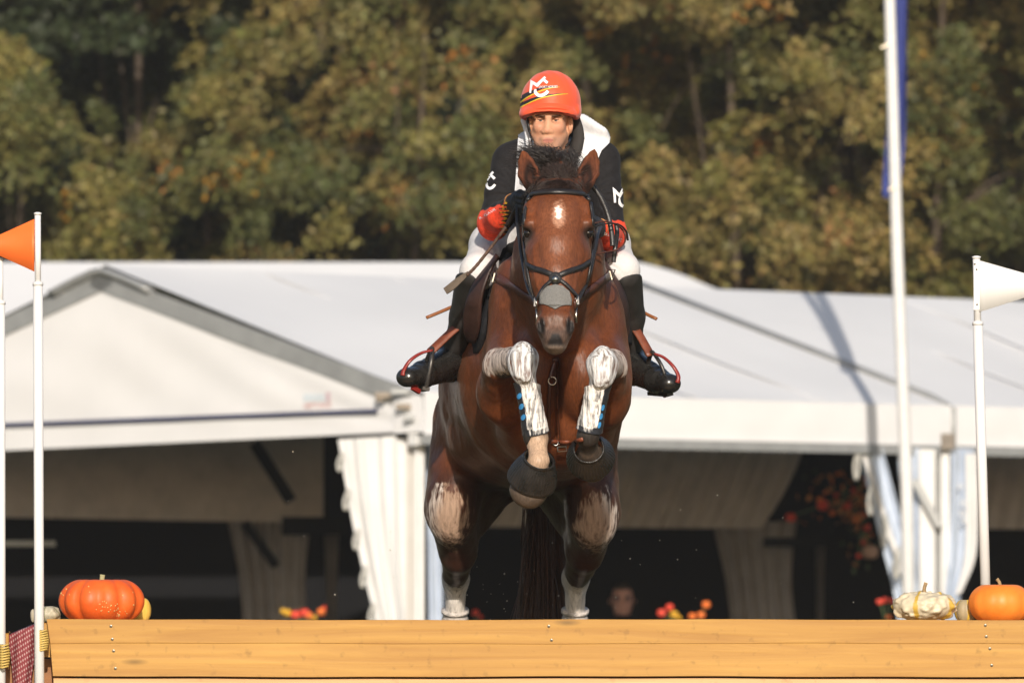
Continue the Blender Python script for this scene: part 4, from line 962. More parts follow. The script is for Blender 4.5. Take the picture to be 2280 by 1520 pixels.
b = MB(); b.tube(spline([W(1321, 505, -.52), W(1350, 498, -.48), W(1378, 500, -.44), W(1394, 515, -.40), W(1398, 535, -.38)], 30), .0042, 8, flat=.6); b.build('rein_loop', leather_b, bridle, True)
free_strap('rein_end', [W(1318, 412, -.40), W(1338, 440, -.40), W(1354, 480, -.40), W(1362, 520, -.41), W(1364, 548, -.42)], .018, .004, leather_b, bridle)
free_strap('rein_end', [W(1372, 498, -.36), W(1374, 520, -.37), W(1370, 550, -.40), W(1367, 572, -.40), W(1366, 584, -.40)], .016, .005, leather_b, bridle)

bp = empty('breastplate', W(1240, 760, -.25), 'brown leather breastplate strapped across the chest of the horse', 'breastplate')
strap('shoulder_strap', HS, [(1098, 612), (1122, 626), (1150, 644), (1180, 664), (1200, 676)], .033, .004, leather_br, bp, 26, .003)
strap('shoulder_strap', HS, [(1360, 610), (1338, 626), (1312, 646), (1288, 668), (1276, 680)], .033, .004, leather_br, bp, 26, .003)
strap('chest_strap', HS, [(1235, 796), (1232, 808), (1227, 828), (1224, 843)], .020, .006, leather_br, bp, 18, .004)
strap('girth_strap', HS, [(1222, 855), (1220, 900), (1221, 950), (1224, 984)], .012, .005, leather_br, bp, 24, .004)
strap('girth_strap', HS, [(1226, 980), (1250, 982), (1282, 980), (1300, 976)], .014, .005, leather_red, bp, 18, .006)
h, n_ = HS.hit(1224, 846)
b = MB(); b.tube([h + n_ * .012 + np.array((.0135 * math.cos(a), 0, .0135 * math.sin(a) - .002)) for a in np.linspace(0, 2 * math.pi, 25)], .0024, 8); b.build('ring', steel, bp, True)
h, n_ = HS.hit(1236, 992); h = h + n_ * .012
b = MB(); b.tube([h + np.array((x, 0, z)) for x, z in ((.0, 0), (.030, .002), (.032, -.014), (.002, -.016), (0, 0))], .0026, 6); b.build('buckle', steel, bp)
b = MB(); b.tube([h + np.array((-.006 + .009 * math.cos(a), -.002, .014 + .009 * math.sin(a))) for a in np.linspace(0, 6.3, 17)], .0026, 6); b.build('ring', steel, bp, True)
for px, py, sl in ((1107, 619, 1), (1352, 614, -1)):
    r_ = HS.hit(px, py)
    if r_ is None: continue
    h = r_[0] + r_[1] * .012; b = MB()
    b.tube([h + np.array((x * .012 - sl * z * .005, -.002, z * .017)) for x, z in ((-1, -1), (1, -1), (1, 1), (-1, 1), (-1, -1))], .0027, 6)
    b.bar(h + np.array((sl * .002, -.004, .012)), h + np.array((-sl * .006, -.004, -.018)), .004, .003, (0, -1, 0)); b.build('buckle', steel, bp)

# saddle: seat, pad, flaps, leathers with flying ends, safety stirrups
saddle = empty('saddle', W(1230, 640, .55), 'brown jumping saddle with black pad under the rider', 'saddle')
flap_m = mat('dark_flap_leather', (.036, .016, .012), .5, .4, var=.35, vscale=14, bump=.12, bscale=200, rvar=.1)
pad_m = mat('black_saddle_pad', (.016, .016, .019), .85, .3, var=.25, vscale=50, bump=.5, bscale=320)
def sheet(name, front, back, m, th, n=18, k=8, bow=0.0):
    A = spline(front, n); B = spline(back, n); V = []; Fc = []
    for i in range(n):
        for j in range(k):
            t = j / (k - 1); V.append(lerp(A[i], B[i], t) + np.array((bow * math.sin(math.pi * t), 0, 0)))
    for i in range(n - 1):
        for j in range(k - 1): Fc.append((i * k + j, i * k + j + 1, (i + 1) * k + j + 1, (i + 1) * k + j))
    o = mesh_obj(name, V, Fc, m, saddle, True); md = o.modifiers.new('thickness', 'SOLIDIFY'); md.thickness = th; md.offset = 0
    return o
for s in (-1, 1):
    X = (lambda l, r: l if s < 0 else r)
    fr = [W(*X(p[0], p[1]), d) for p, d in (([(1112, 572), (1342, 585)], .10), ([(1097, 593), (1350, 605)], .09), ([(1081, 634), (1365, 634)], .08), ([(1073, 667), (1376, 672)], .09), ([(1071, 700), (1385, 712)], .12), ([(1068, 735), (1387, 735)], .17), ([(1058, 764), (1389, 752)], .24))]
    bk = [W(*X(p[0], p[1]), d) for p, d in (([(1106, 566), (1346, 575)], .13), ([(1086, 592), (1357, 598)], .13), ([(1058, 627), (1380, 634)], .13), ([(1040, 668), (1394, 667)], .15), ([(1032, 704), (1399, 699)], .19), ([(1034, 738), (1400, 728)], .24), ([(1042, 758), (1396, 748)], .28))]
    sheet('flap', fr, bk, flap_m, .010, bow=s * .004)
    fr2 = [W(*X((1140, 565), (1326, 565)), .24), W(*X((1120, 595), (1340, 600)), .20), W(*X((1103, 640), (1360, 640)), .18), W(*X((1092, 690), (1376, 690)), .18), W(*X((1078, 740), (1384, 735)), .20), W(*X((1066, 786), (1390, 765)), .28)]
    sheet('saddle_pad', fr2, [p + np.array((s * .035, .46, .0)) for p in fr2], pad_m, .018, bow=s * .02)
    strap_px = X([(1080, 640, .42), (1050, 700, .38), (1005, 740, .34), (958, 784, .30)], [(1372, 640, .42), (1392, 700, .38), (1422, 745, .34), (1449, 793, .30)])
    free_strap('stirrup_leather', [W(*p) for p in strap_px], .034, .006, leather_red, saddle, 24, (s * .5, -1, .35))
    ends = X([W(1015, 680, .5), W(985, 693, .48), W(949, 708, .46)], [W(1425, 690, .5), W(1440, 700, .48), W(1463, 711, .46)])
    free_strap('leather_end', ends, .011, .006, mat('tan_leather_end', (.22, .075, .022), .4, .5), saddle, 8, (0, -1, .4))
    top = W(*X((961, 779), (1453, 788)), .30); tr = W(*X((941, 866), (1470, 876)), .33)
    up = top - tr; lat = np.array((s * .030, -.055, -.004)) if s > 0 else np.array((.012, -.058, 0.0))
    arch = [tr - lat, tr - lat + up * .35, tr - lat * .80 + up * .70, tr - lat * .3 + up * .96, top + up * .05, tr + lat * .3 + up * .96, tr + lat * .80 + up * .70, tr + lat + up * .35, tr + lat]
    st = MB().tube(spline(arch, 44), .0085, 10, flat=.8).build('stirrup', iron_m, saddle, True)
    MB().bar(tr - lat * 1.12, tr + lat * 1.12, .026, .012, _n(up)).build('tread', iron_m, st)
    red = X([top + (.004, -.05, -.004), W(938, 787, .24), W(914, 803, .22), W(900, 824, .22), W(897, 836, .22)], [top + (.006, -.05, -.002), W(1478, 797, .24), W(1499, 817, .22), W(1510, 838, .22), W(1508, 852, .22)])
    P = spline(red, 20); v, fc = ribbon(P, np.tile(_n((s * .3, -1, .5)), (len(P), 1)), np.linspace(.007, .016, 20), .006); mesh_obj('safety_arm', v, fc, red_plastic, st, True)
    v2 = [W(*X((932, 872), (1480, 880)), .30), W(*X((915, 862), (1497, 868)), .27)]
    P = spline(v2, 5); v, fc = ribbon(P, np.tile((0, -1., .3), (5, 1)), .018, .010); mesh_obj('release_foot', v, fc, red_plastic, st)
b = MB(); b.tube(spline([W(1238, 560, .18), W(1238, 572, .4), W(1232, 580, .62), W(1228, 560, .85)], 16), [.05, .08, .10, .11, .12, .13, .135, .14, .145, .15, .155, .155, .15, .14, .12, .08], 20, flat=.5); b.build('seat', leather_br, saddle, True)
for i in range(4):
    b = MB(); b.tube(spline([W(1068 - 4 * i, 702 + 5 * i, .26), W(1057 - 5 * i, 722 + 5 * i, .28), W(1048 - 2 * i, 744 + 3 * i, .33)], 8), .0042, 6, flat=.5); b.build('girth_tab', leather_red, saddle, True)
# boots on the legs
coat_m = body.data.materials[0]
def leg_boot(name, D, s, label):
    root = empty(name, D['knee'], label, 'leg boot', 'boots strapped to the forelegs')
    a, bb = lerp(D['knee'], D['fet'], .30), lerp(D['knee'], D['fet'], .93); ax = _n(bb - a)
    n, sg = 34, 36; V = []; Fc = []; C = []; G = []
    u = _n(np.cross(ax, (0, 1, 0))); w = np.cross(u, ax)
    if w[1] > 0: w = -w            # w points at the viewer
    if u[0] < 0: u = -u
    for i in range(n):
        t = i / (n - 1); c = lerp(a, bb, t); r = np.interp(t, (0, .12, .5, .8, 1), (.046, .0425, .041, .044, .047))
        for k in range(sg):
            an = 2 * math.pi * k / sg; cu, cw = math.cos(an), math.sin(an)
            lug = .0012 * (1 if (abs(t - .24) < .05 or abs(t - .52) < .05 or abs(t - .80) < .05) else 0) * (1 if cw > -.2 else 0)
            seam = -.0018 if abs(an - 1.25) < .1 else 0
            topcut = .012 * cu * (-s) * (1 - t) ** 4 - .020 * max(0, cw) * (1 - t) ** 6
            p = c + (r + lug + seam) * (cu * u + (cw * 1.06) * w) + ax * topcut; V.append(p)
            side = -s * -1; x = cu * (-s)      # x>0: inner side
            g = .66 * (1 if (cw > -.25 and x > -.58) else 0) * (.93 if lug else 1.0) * (1 if t < .97 else .4)
            G.append(g * (1 if t < .9 - .10 * max(0, -x) else .5)); C.append((.022, .024, .030))
    for i in range(n - 1):
        for k in range(sg): k2 = (k + 1) % sg; Fc.append((i * sg + k, (i + 1) * sg + k, (i + 1) * sg + k2, i * sg + k2))
    sh = mesh_obj('shell', V, np.array(Fc), coat_m, root, True, {'coat': np.array(C), 'grease': np.array(G), 'grease_col': np.tile((.74, .70, .67), (len(V), 1))})
    sf = Surf([sh])
    for t in (.20, .42, .64) if s < 0 else (.44, .64, .84):
        c = lerp(a, bb, t) + u * s * (.031 if s < 0 else .029); o, d = np.array((0, -CAM_D, CAM_Z)), None
        px = 1140 + c[0] / (CAM_D + c[1]) * FPX; py = HORIZON - (c[2] - CAM_Z) / (CAM_D + c[1]) * FPX
        decal('dot', sf, [[(px + (6.2 if s < 0 else 4.2) * math.cos(q) * 0.8 + 1.5 * math.sin(q), py - 7.0 * math.sin(q)) for q in np.linspace(0, 2 * math.pi, 17)[:-1]]], blue_print, root, .0022, 3.0)
    f = Field(D['fet'] - .08, D['fet'] + .08, .003)
    pc = D['fet'] + u * s * .022 * (1 if s < 0 else -.1) + w * .022 + ax * (-.012)
    f.ell(pc, (.024, .016, .036), .004, R=(_n(np.cross(ax, w)), w, ax)); vv, ff = f.mesh(); mesh_obj('fetlock_cup', vv, ff, rubber, root, True)
    return root
leg_boot('tendon_boot', FL, -1, 'white smeared boot with blue dots above the pale pastern')
leg_boot('tendon_boot', FR, 1, 'white smeared boot on the foreleg tucked above the round open bell boot')
def bell_boot(top, d, h, r0, r1, label):
    root = empty('bell_boot', top, label, 'bell boot', 'rubber bell boots on the fore hooves')
    d = _n(d); N_ = 168
    prof = [(r0 * .93, .008), (r0 * .93, -.004), (r0, -.006), (r0 * 1.05, .0), (lerp(r0, r1, .28), h * .16), (lerp(r0, r1, .62), h * .42), (lerp(r0, r1, .86), h * .70), (r1 * .985, h * .88), (r1 * 1.01, h * .95), (r1, h), (r1 * .95, h), (r1 * .90, h * .8), (r0 * 1.0, h * .2)]
    rf = lambda i, a: 1 + (.022 * max(-1, min(1, 2.2 * math.cos(42 * a))) if 4 <= i <= 7 else 0)
    sh = MB().lathe(prof, N_, top, d, rf).build('bell', rubber, root, True)
    MB().lathe([(r0 * 1.03, -.008), (r0 * 1.09, -.004), (r0 * 1.09, .003), (r0 * 1.03, .006)], 40, top, d).build('collar', iron_m if False else rubber, root, True)
    return root
tl = FL['past'] + (.0, 0, -.004); bell_boot(tl + (0, .004, .012), FL['hoof'] - FL['past'] + (0, .02, 0), .098, .053, .086, 'black ribbed bell boot with the brown hoof showing below')
bell_boot(FR['past'] + (0, .0, .006), FR['hoof'] - FR['past'] + (0, .0, .005), .085, .052, .084, 'black ribbed bell boot facing forward as a round open ring')
for D, lab in ((HL, 'white boot on the hind leg under the tan muddy stifle patch, nearest the white curtain'), (HR, 'white boot on the hind leg beside the hanging tail')):
    root = empty('hind_boot', D['fet'], lab, 'leg boot', 'white boots on the hind legs')
    a, bb = lerp(D['hock'], D['fet'], .47), D['fet']
    b = MB(); n = 14
    b.tube([lerp(a, bb, i / (n - 1)) for i in range(n)], [.046 + .003 * math.cos(i * 2.2) for i in range(n)], 28, flat=1.15, ref=(0, 1, 0)); b.build('shell', white_boot, root, True)
    b = MB(); b.tube([lerp(a, bb, t) for t in (-.02, .06)], .051, 28, flat=1.15, ref=(0, 1, 0)); b.build('cuff', white_boot, root, True)
# ------------------------------------------------------------------ the rider
skin = None
def attr_mat(name, rough, spec=.4, bump=.0, bscale=200, vscale=60, var=.12, sheen=0.0, subsurface=0.0, stretch=(1, 1, 1)):
    m, N, L, P = new_mat(name)
    a = N.new('ShaderNodeAttribute'); a.attribute_name = 'tint'
    tc = N.new('ShaderNodeTexCoord'); mp = N.new('ShaderNodeMapping'); mp.inputs['Scale'].default_value = stretch; L.new(tc.outputs['Object'], mp.inputs['Vector'])
    nz = N.new('ShaderNodeTexNoise'); nz.inputs['Scale'].default_value = vscale; nz.inputs['Detail'].default_value = 5; L.new(mp.outputs['Vector'], nz.inputs['Vector'])
    mr = N.new('ShaderNodeMapRange'); mr.inputs['From Min'].default_value = .3; mr.inputs['From Max'].default_value = .7; mr.inputs['To Min'].default_value = 1 - var; mr.inputs['To Max'].default_value = 1 + var
    L.new(nz.outputs['Fac'], mr.inputs['Value'])
    sc = N.new('ShaderNodeVectorMath'); sc.operation = 'SCALE'; L.new(a.outputs['Color'], sc.inputs[0]); L.new(mr.outputs['Result'], sc.inputs['Scale']); L.new(sc.outputs['Vector'], P.inputs['Base Color'])
    P.inputs['Roughness'].default_value = rough; P.inputs['Specular IOR Level'].default_value = spec; P.inputs['Sheen Weight'].default_value = sheen
    if subsurface: P.inputs['Subsurface Weight'].default_value = subsurface; P.inputs['Subsurface Radius'].default_value = (.012, .005, .003); P.inputs['Subsurface Scale'].default_value = 1.0
    if bump:
        n2 = N.new('ShaderNodeTexNoise'); n2.inputs['Scale'].default_value = bscale; n2.inputs['Detail'].default_value = 4; L.new(mp.outputs['Vector'], n2.inputs['Vector'])
        b = N.new('ShaderNodeBump'); b.inputs['Strength'].default_value = bump; b.inputs['Distance'].default_value = .006; L.new(n2.outputs['Fac'], b.inputs['Height']); L.new(b.outputs['Normal'], P.inputs['Normal'])
    return m
def proj(v): return 1140 + v[:, 0] / (CAM_D + v[:, 1]) * FPX, HORIZON - (v[:, 2] - CAM_Z) / (CAM_D + v[:, 1]) * FPX

rider = empty('person', W(1228, 560, .6), 'rider in orange helmet, black and white top and white breeches leaning over the horse', 'person')
SH = {-1: W(1136, 362, .26), 1: W(1340, 358, .26)}
EL = {-1: W(1098, 494, .18), 1: W(1360, 518, .18)}
MIDA = {-1: W(1116, 480, .02), 1: W(1348, 522, .02)}
WR = {-1: W(1143, 452, -.10), 1: W(1334, 508, -.10)}
HIP = {-1: W(1190, 520, .72), 1: W(1268, 520, .72)}
KN = {-1: W(1066, 604, .21), 1: W(1383, 602, .21)}
TM = {-1: W(1098, 548, .45), 1: W(1350, 545, .45)}
KB = {-1: W(1057, 632, .24), 1: W(1388, 634, .24)}
CA = {-1: W(1036, 705, .38), 1: W(1401, 705, .38)}
AN = {-1: W(1006, 795, .50), 1: W(1404, 800, .48)}
HE = {-1: W(1004, 824, .52), 1: W(1410, 832, .50)}
BA = {-1: W(940, 837, .33), 1: W(1462, 848, .32)}
TO = {-1: W(906, 840, .255), 1: W(1492, 854, .25)}

def build_person():
    f = Field((-.36, -.20, 1.93), (.60, 1.02, 3.14), .0042)
    # head
    f.ell(W(1226, 232, .15), (.069, .098, .115), .03)
    f.ell(W(1223, 286, .098), (.053, .066, .066), .03)
    f.ell(W(1221, 323, .070), (.036, .036, .028), .018)
    for s in (-1, 1):
        f.ell(W(1222 + s * 23, 283, .064), (.0195, .026, .023), .016)
        f.seg(W(1222 + s * 29, 300, .09), W(1221 + s * 15, 324, .062), .016, .018, .02)
        f.seg(W(1221 + s * 6, 259, .040), W(1221 + s * 30, 258, .058), .0105, .010, .010)
        f.ell(W(1221 + s * 17, 266.5, .040), (.0185, .016, .0125), .007, mode='s')
    f.seg(W(1221, 258, .047), W(1219, 289, .033), (.0082, .010), (.0098, .012), .012)
    f.ell(W(1218, 292, .030), (.0120, .012, .0095), .008)
    for s in (-1, 1): f.ell(W(1218.5 + s * 8, 293.5, .036), (.0085, .010, .008), .005)
    f.ell(W(1220, 309, .046), (.026, .016, .014), .010)
    f.seg(W(1210, 310, .036), W(1230, 309.5, .036), .0052, .0052, .005)
    f.seg(W(1211, 316.5, .037), W(1230, 316, .037), .0062, .0062, .005)
    f.seg(W(1206, 313, .026), W(1234, 312.5, .026), .0028, .0028, .003, mode='s')
    f.ell(W(1270, 277, .13), (.010, .026, .031), .006); f.ell(W(1181, 279, .13), (.010, .026, .030), .006)
    f.ell(W(1272, 276, .110), (.006, .012, .016), .004, mode='s')
    # neck, trunk, limbs
    f.seg(W(1227, 318, .14), W(1234, 372, .30), (.060, .062), (.072, .075), .03)
    f.seg(W(1236, 410, .33), W(1232, 510, .66), (.150, .105), (.14, .11), .05)
    for s in (-1, 1):
        f.seg(W(1234, 350, .30), SH[s], .07, .058, .05)
        f.seg(SH[s], EL[s], .052, .038, .03)
        f.seg(EL[s], WR[s], .038, .026, .02)
        f.seg(HIP[s], KN[s], .085, .052, .04); f.seg(KN[s], CA[s], .050, .044, .03); f.seg(CA[s], AN[s], .044, .034, .02)
        f.seg(HE[s], BA[s], .028, .032, .02); f.seg(BA[s], TO[s], .032, .024, .02); f.seg(AN[s], HE[s], .032, .028, .02)
        # the hand: palm, four bent fingers of unequal length, thumb across the rein
        w = WR[s]; d = _n(np.array((-s * .25, -1, -.12))); side = np.array((s * 1.0, 0, .1)); up = np.array((0, 0, 1.))
        pc = w + d * .05; f.seg(w, pc, (.020, .026), (.018, .036), .015)
        for j, (ln, zz) in enumerate(((.92, .027), (1.0, .010), (.95, -.008), (.78, -.024))):
            k0 = pc + d * .03 + up * zz; k1 = k0 + d * .034 * ln - side * .006; k2 = k1 - side * .026 * ln - d * .010; k3 = k2 - d * .022 * ln + side * .004
            f.seg(pc + up * zz * .9, k0, .0095, .0095, .006); f.seg(k0, k1, .0092, .0086, .004); f.seg(k1, k2, .0085, .008, .004); f.seg(k2, k3, .0078, .007, .004)
        t0 = w + d * .022 + up * .024; t1 = t0 + d * .034 + up * .014 - side * .010; t2 = t1 + d * .024 - up * .004 - side * .014
        f.seg(t0, t1, .0125, .0105, .006); f.seg(t1, t2, .0100, .0085, .004)
    v, F = f.mesh(); v = relax(v, F, 1, .35)
    px, py = proj(v); x, y, z = v.T
    tone = np.array((.54, .275, .165)); col = np.tile(tone, (len(v), 1)); nz = vnoise(v, 60)
    face = (y < .2) & (z > 2.8)
    def blend(c, t): col[:] = col + (np.array(c) - col) * np.clip(t, 0, 1)[:, None]
    blend((.46, .20, .13), sstep(.035, .01, np.minimum(np.linalg.norm(v - W(1198, 288, .045), axis=1), np.linalg.norm(v - W(1246, 288, .045), axis=1))) * .5)
    blend((.44, .17, .11), sstep(.018, .006, np.linalg.norm(v - W(1218, 293, .012), axis=1)) * .5)
    blend((.34, .10, .08), face * sstep(1.15, .75, np.sqrt(((px - 1220) / 12.5) ** 2 + ((py - 313) / 6.2) ** 2)) * (y < .06) * .75)
    blend((.16, .05, .04), face * sstep(13, 10, np.abs(px - 1220)) * sstep(1.5, .5, np.abs(py - 313)) * (y < .06) * .8)
    blend((.25, .145, .105), face * sstep(298, 310, py) * (.66 + .5 * (nz - .5)) * (y < .16) * (1 - sstep(1.15, .8, np.sqrt(((px - 1220) / 12.5) ** 2 + ((py - 313) / 5.5) ** 2))) * .85)   # stubble
    for s in (-1, 1):
        c = np.array((1221 + s * 17.5, 258.5)); blend((.09, .050, .032), face * (y < .1) * sstep(1.1, .6, np.sqrt(((px - c[0]) / 12.5) ** 2 + ((py - c[1] + .10 * s * (px - c[0])) / 2.9) ** 2)) * .85)
    blend((.05, .030, .02), sstep(.006, .0, np.abs(z - W(0, 246, .1)[2])) * 0)
    blend((.045, .028, .020), (z > W(0, 258, .15)[2]) * (np.abs(px - 1222) > 44) * (y > .06) * face)   # hair at the temples
    blend((.02, .018, .018), z < 2.75)     # under the clothes and gloves
    return mesh_obj('body', v, F, attr_mat('skin', .58, .3, .08, 500, 40, .06, subsurface=.12), rider, True, {'tint': col})
pbody = build_person()
# eyes
eyem = attr_mat('eye', .12, .5, var=0)
for s in (-1, 1):
    bm = bmesh.new(); bmesh.ops.create_uvsphere(bm, u_segments=28, v_segments=20, radius=.0112)
    c = W(1221 + s * 17, 267, .0625); V = np.array([q.co[:] for q in bm.verts]); d = _n((-.12, -1, -.02)); cs = V @ d / .0112
    tn = np.where((cs > .965)[:, None], (.01, .008, .008), np.where((cs > .86)[:, None], (.045, .040, .036), (.34, .30, .28)))
    mesh_obj('eye', V + c, [[q.index for q in t.verts] for t in bm.faces], eyem, rider, True, {'tint': tn}); bm.free()
    lm = mat('eyelid_skin', (.40, .195, .12), .6)
    for lid, dz, rr in (('eyelid', .0010, .0040), ('lower_eyelid', -.0070, .0030)):
        up_ = lid == 'eyelid'; k = 1 if up_ else .75
        b = MB(); b.tube(spline([c + np.array((-.0150, -.002, dz * .2)), c + np.array((-.008, -.0092, dz + .0018 * (1 if up_ else -.6))), c + np.array((.000, -.0112, dz + .0026 * (1 if up_ else -.7))), c + np.array((.008, -.0088, dz + .0014 * (1 if up_ else -.5))), c + np.array((.0150, -.001, dz * .2 - .001))], 14), [rr * .5] + [rr * (.7 + .3 * math.sin(3.14 * i / 13)) for i in range(1, 13)] + [rr * .5], 8)
        b.build(lid, lm, rider, True)
    # brow
    b = MB(); b.tube(spline([W(1221 + s * 7.5, 260.5, .029), W(1221 + s * 16, 257.8, .032), W(1221 + s * 25, 257.6, .042), W(1221 + s * 31, 260, .054)], 12), [.0034, .0048, .0052, .0052, .0052, .005, .0048, .0044, .004, .0034, .0026, .0016], 8, flat=.5); b.build('eyebrow', mat('brow_hair', (.10, .056, .036), .8, .2, var=.5, vscale=200), rider, True)

# jersey
def jersey_prims(f, g=0.0):
    f.seg(W(1236, 405, .31), W(1232, 515, .66), (.168 + g, .120 + g), (.152 + g, .122 + g), .05)
    f.ell(W(1237, 372, .28), (.140 + g, .085 + g, .095 + g), .05)
    for s in (-1, 1): f.seg(W(1236 + s * 30, 322, .30), SH[s] + (-s * .012, 0, .006), .062 + g, .060 + g, .04)
    f.seg(W(1229, 342, .20), W(1235, 372, .30), .076 + g, .085 + g, .03)
f = Field((-.22, -.16, 2.35), (.58, .90, 3.05), .0042)
jersey_prims(f)
for s in (-1, 1):
    f.seg(SH[s], lerp(SH[s], EL[s], .5), .0625, .056, .035); f.seg(lerp(SH[s], EL[s], .5), EL[s], .056, .049, .02)
    f.ell(EL[s] + (0, -.01, -.012), (.0515, .055, .056), .02)
    f.seg(EL[s], MIDA[s], .050, .048, .02); f.seg(MIDA[s], WR[s], .045, .031, .02)
v, F = f.mesh(); v = relax(v, F, 1, .4)
x, y, z = v.T; px, py = proj(v)
# cloth folds: small ridges that radiate from the armpit
for s in (-1, 1):
    c = W(1236 + s * 75, 440, .2); d = np.linalg.norm((v - c) * (1, .4, 1), axis=1); an = np.arctan2(z - c[2], (x - c[0]) * s)
    amp = .0026 * sstep(.03, .07, d) * sstep(.20, .10, d); v[:, 1] -= amp * np.sin(an * 17 + 40 * d); v[:, 0] += s * .4 * amp * np.sin(an * 17 + 40 * d)
col = np.tile(np.array((.013, .012, .013)), (len(v), 1))
for s in (-1, 1):
    ex, ey = (1097, 500) if s < 0 else (1360, 525)
    w = WR[s] - EL[s]; t = ((v - EL[s]) @ w) / (w @ w)
    near = np.linalg.norm(v - EL[s] - np.clip(t, 0, 1)[:, None] * w, axis=1) < .10
    lim = (472 - (px - 1066) * .36) if s < 0 else (489 + (np.abs(px - 1357)) * .12)
    top = py > lim + 1.5 * np.sin(px * .35)
    sp = np.abs(((py * .115) % 1) - .5) * 2; edge = (1112 + 17 * sp + 3 * np.sin(py * .9)) if s < 0 else (1325 - 10 * sp); dd = (edge - px) * (1 if s < 0 else -1)
    org = near & top & (dd > 0) & (y < EL[s][1] + .10); yel = near & top & (dd <= 0) & (dd > -5) & (sp > .25)
    col[org] = (.86, .072, .028); col[yel] = (.72, .42, .02)
jersey = mesh_obj('jersey', v, F, attr_mat('jersey_fabric', .8, .18, .25, 130, 90, .2, sheen=.03), rider, True, {'tint': col})
whitep_ = mat('bib_lining', (.6, .6, .6))
# white bib worn over the jersey: a thin stiff shell
f = Field((-.22, -.05, 2.45), (.58, .75, 3.05), .0042); jersey_prims(f, .012)
for s in (-1, 1): f.seg(SH[s], lerp(SH[s], EL[s], .5), .0625 + .010, .056 + .010, .035)
f.seg(W(1296, 276, .27), W(1344, 304, .24), (.030, .05), (.022, .05), .03)
v, F = f.mesh(); v = relax(v, F, 2, .5); tmp = mesh_obj('bib_form', v[:, :], F[v[F].mean(1)[:, 1] < .5], whitep_, None)
polys = [[(1281, 246), (1300, 252), (1324, 262), (1362, 294), (1357, 318), (1340, 334), (1332, 352), (1318, 376), (1292, 396), (1268, 396), (1284, 350), (1302, 308), (1291, 270)],
         [(1148, 255), (1172, 262), (1184, 296), (1190, 322), (1180, 332), (1176, 345), (1170, 425), (1148, 425), (1151, 340), (1154, 300)]]
bib_m = mat('white_bib_fabric', (.62, .625, .65), .7, .3, var=.06, vscale=30, bump=.2, bscale=120); TS = Surf([tmp])
for p_ in polys:
    bib = decal('bib_panel', TS, [p_], bib_m, rider, 0.0, 2.0)
    md = bib.modifiers.new('thickness', 'SOLIDIFY'); md.thickness = .006; md.offset = -1
bpy.data.objects.remove(tmp)
# black collar of the vest beside the neck
b = MB(); b.tube(spline([W(1281, 258, .20), W(1288, 300, .17), W(1280, 338, .16), W(1256, 372, .17)], 16), [.009 + .005 * math.sin(i * .2) for i in range(16)], 10, flat=1.6); b.build('collar', leather_b if False else mat('collar_fabric', (.030, .026, .024), .8, .3, bump=.3), rider, True)
b = MB(); b.tube(spline([W(1180, 262, .22), W(1188, 300, .20), W(1192, 338, .18), W(1206, 372, .17)], 16), .008, 10, flat=1.6); b.build('collar', bpy.data.materials['collar_fabric'], rider, True)
b = MB(); b.tube(spline([W(1164, 262, .19), W(1174, 292, .165), W(1177, 322, .15), W(1170, 352, .145), W(1163, 400, .15)], 22), [.006] + [.0115] * 20 + [.008], 10, flat=.5, ref=(0, 1, 0)); b.build('bib_edge', bpy.data.materials['white_bib_fabric'], rider, True)

# breeches
f = Field((-.26, .05, 2.20), (.56, 1.0, 2.78), .0042)
for s in (-1, 1):
    f.seg(HIP[s], TM[s], .100, .080, .04); f.seg(TM[s], KN[s], .080, .058, .03)
    f.ell(KN[s] + (0, .002, .0), (.055, .050, .056), .04); f.seg(KN[s], KB[s] + (0, .012, .028), .056, .055, .02)
f.ell(W(1230, 525, .75), (.17, .14, .13), .06)
v, F = f.mesh(); v = relax(v, F, 1, .4)
for s in (-1, 1):
    c = KN[s] + np.array((-s * .06, .05, .03)); d = np.linalg.norm(v - c, axis=1); an = np.arctan2(v[:, 2] - c[2], (v[:, 0] - c[0]) * s)
    v[:, 1] += .0025 * np.sin(an * 11 + d * 60) * sstep(.02, .05, d) * sstep(.16, .09, d)
mesh_obj('breeches', v, F, mat('white_breeches', (.62, .595, .59), .75, .3, var=.07, vscale=18, bump=.25, bscale=90, sheen=.1), rider, True)
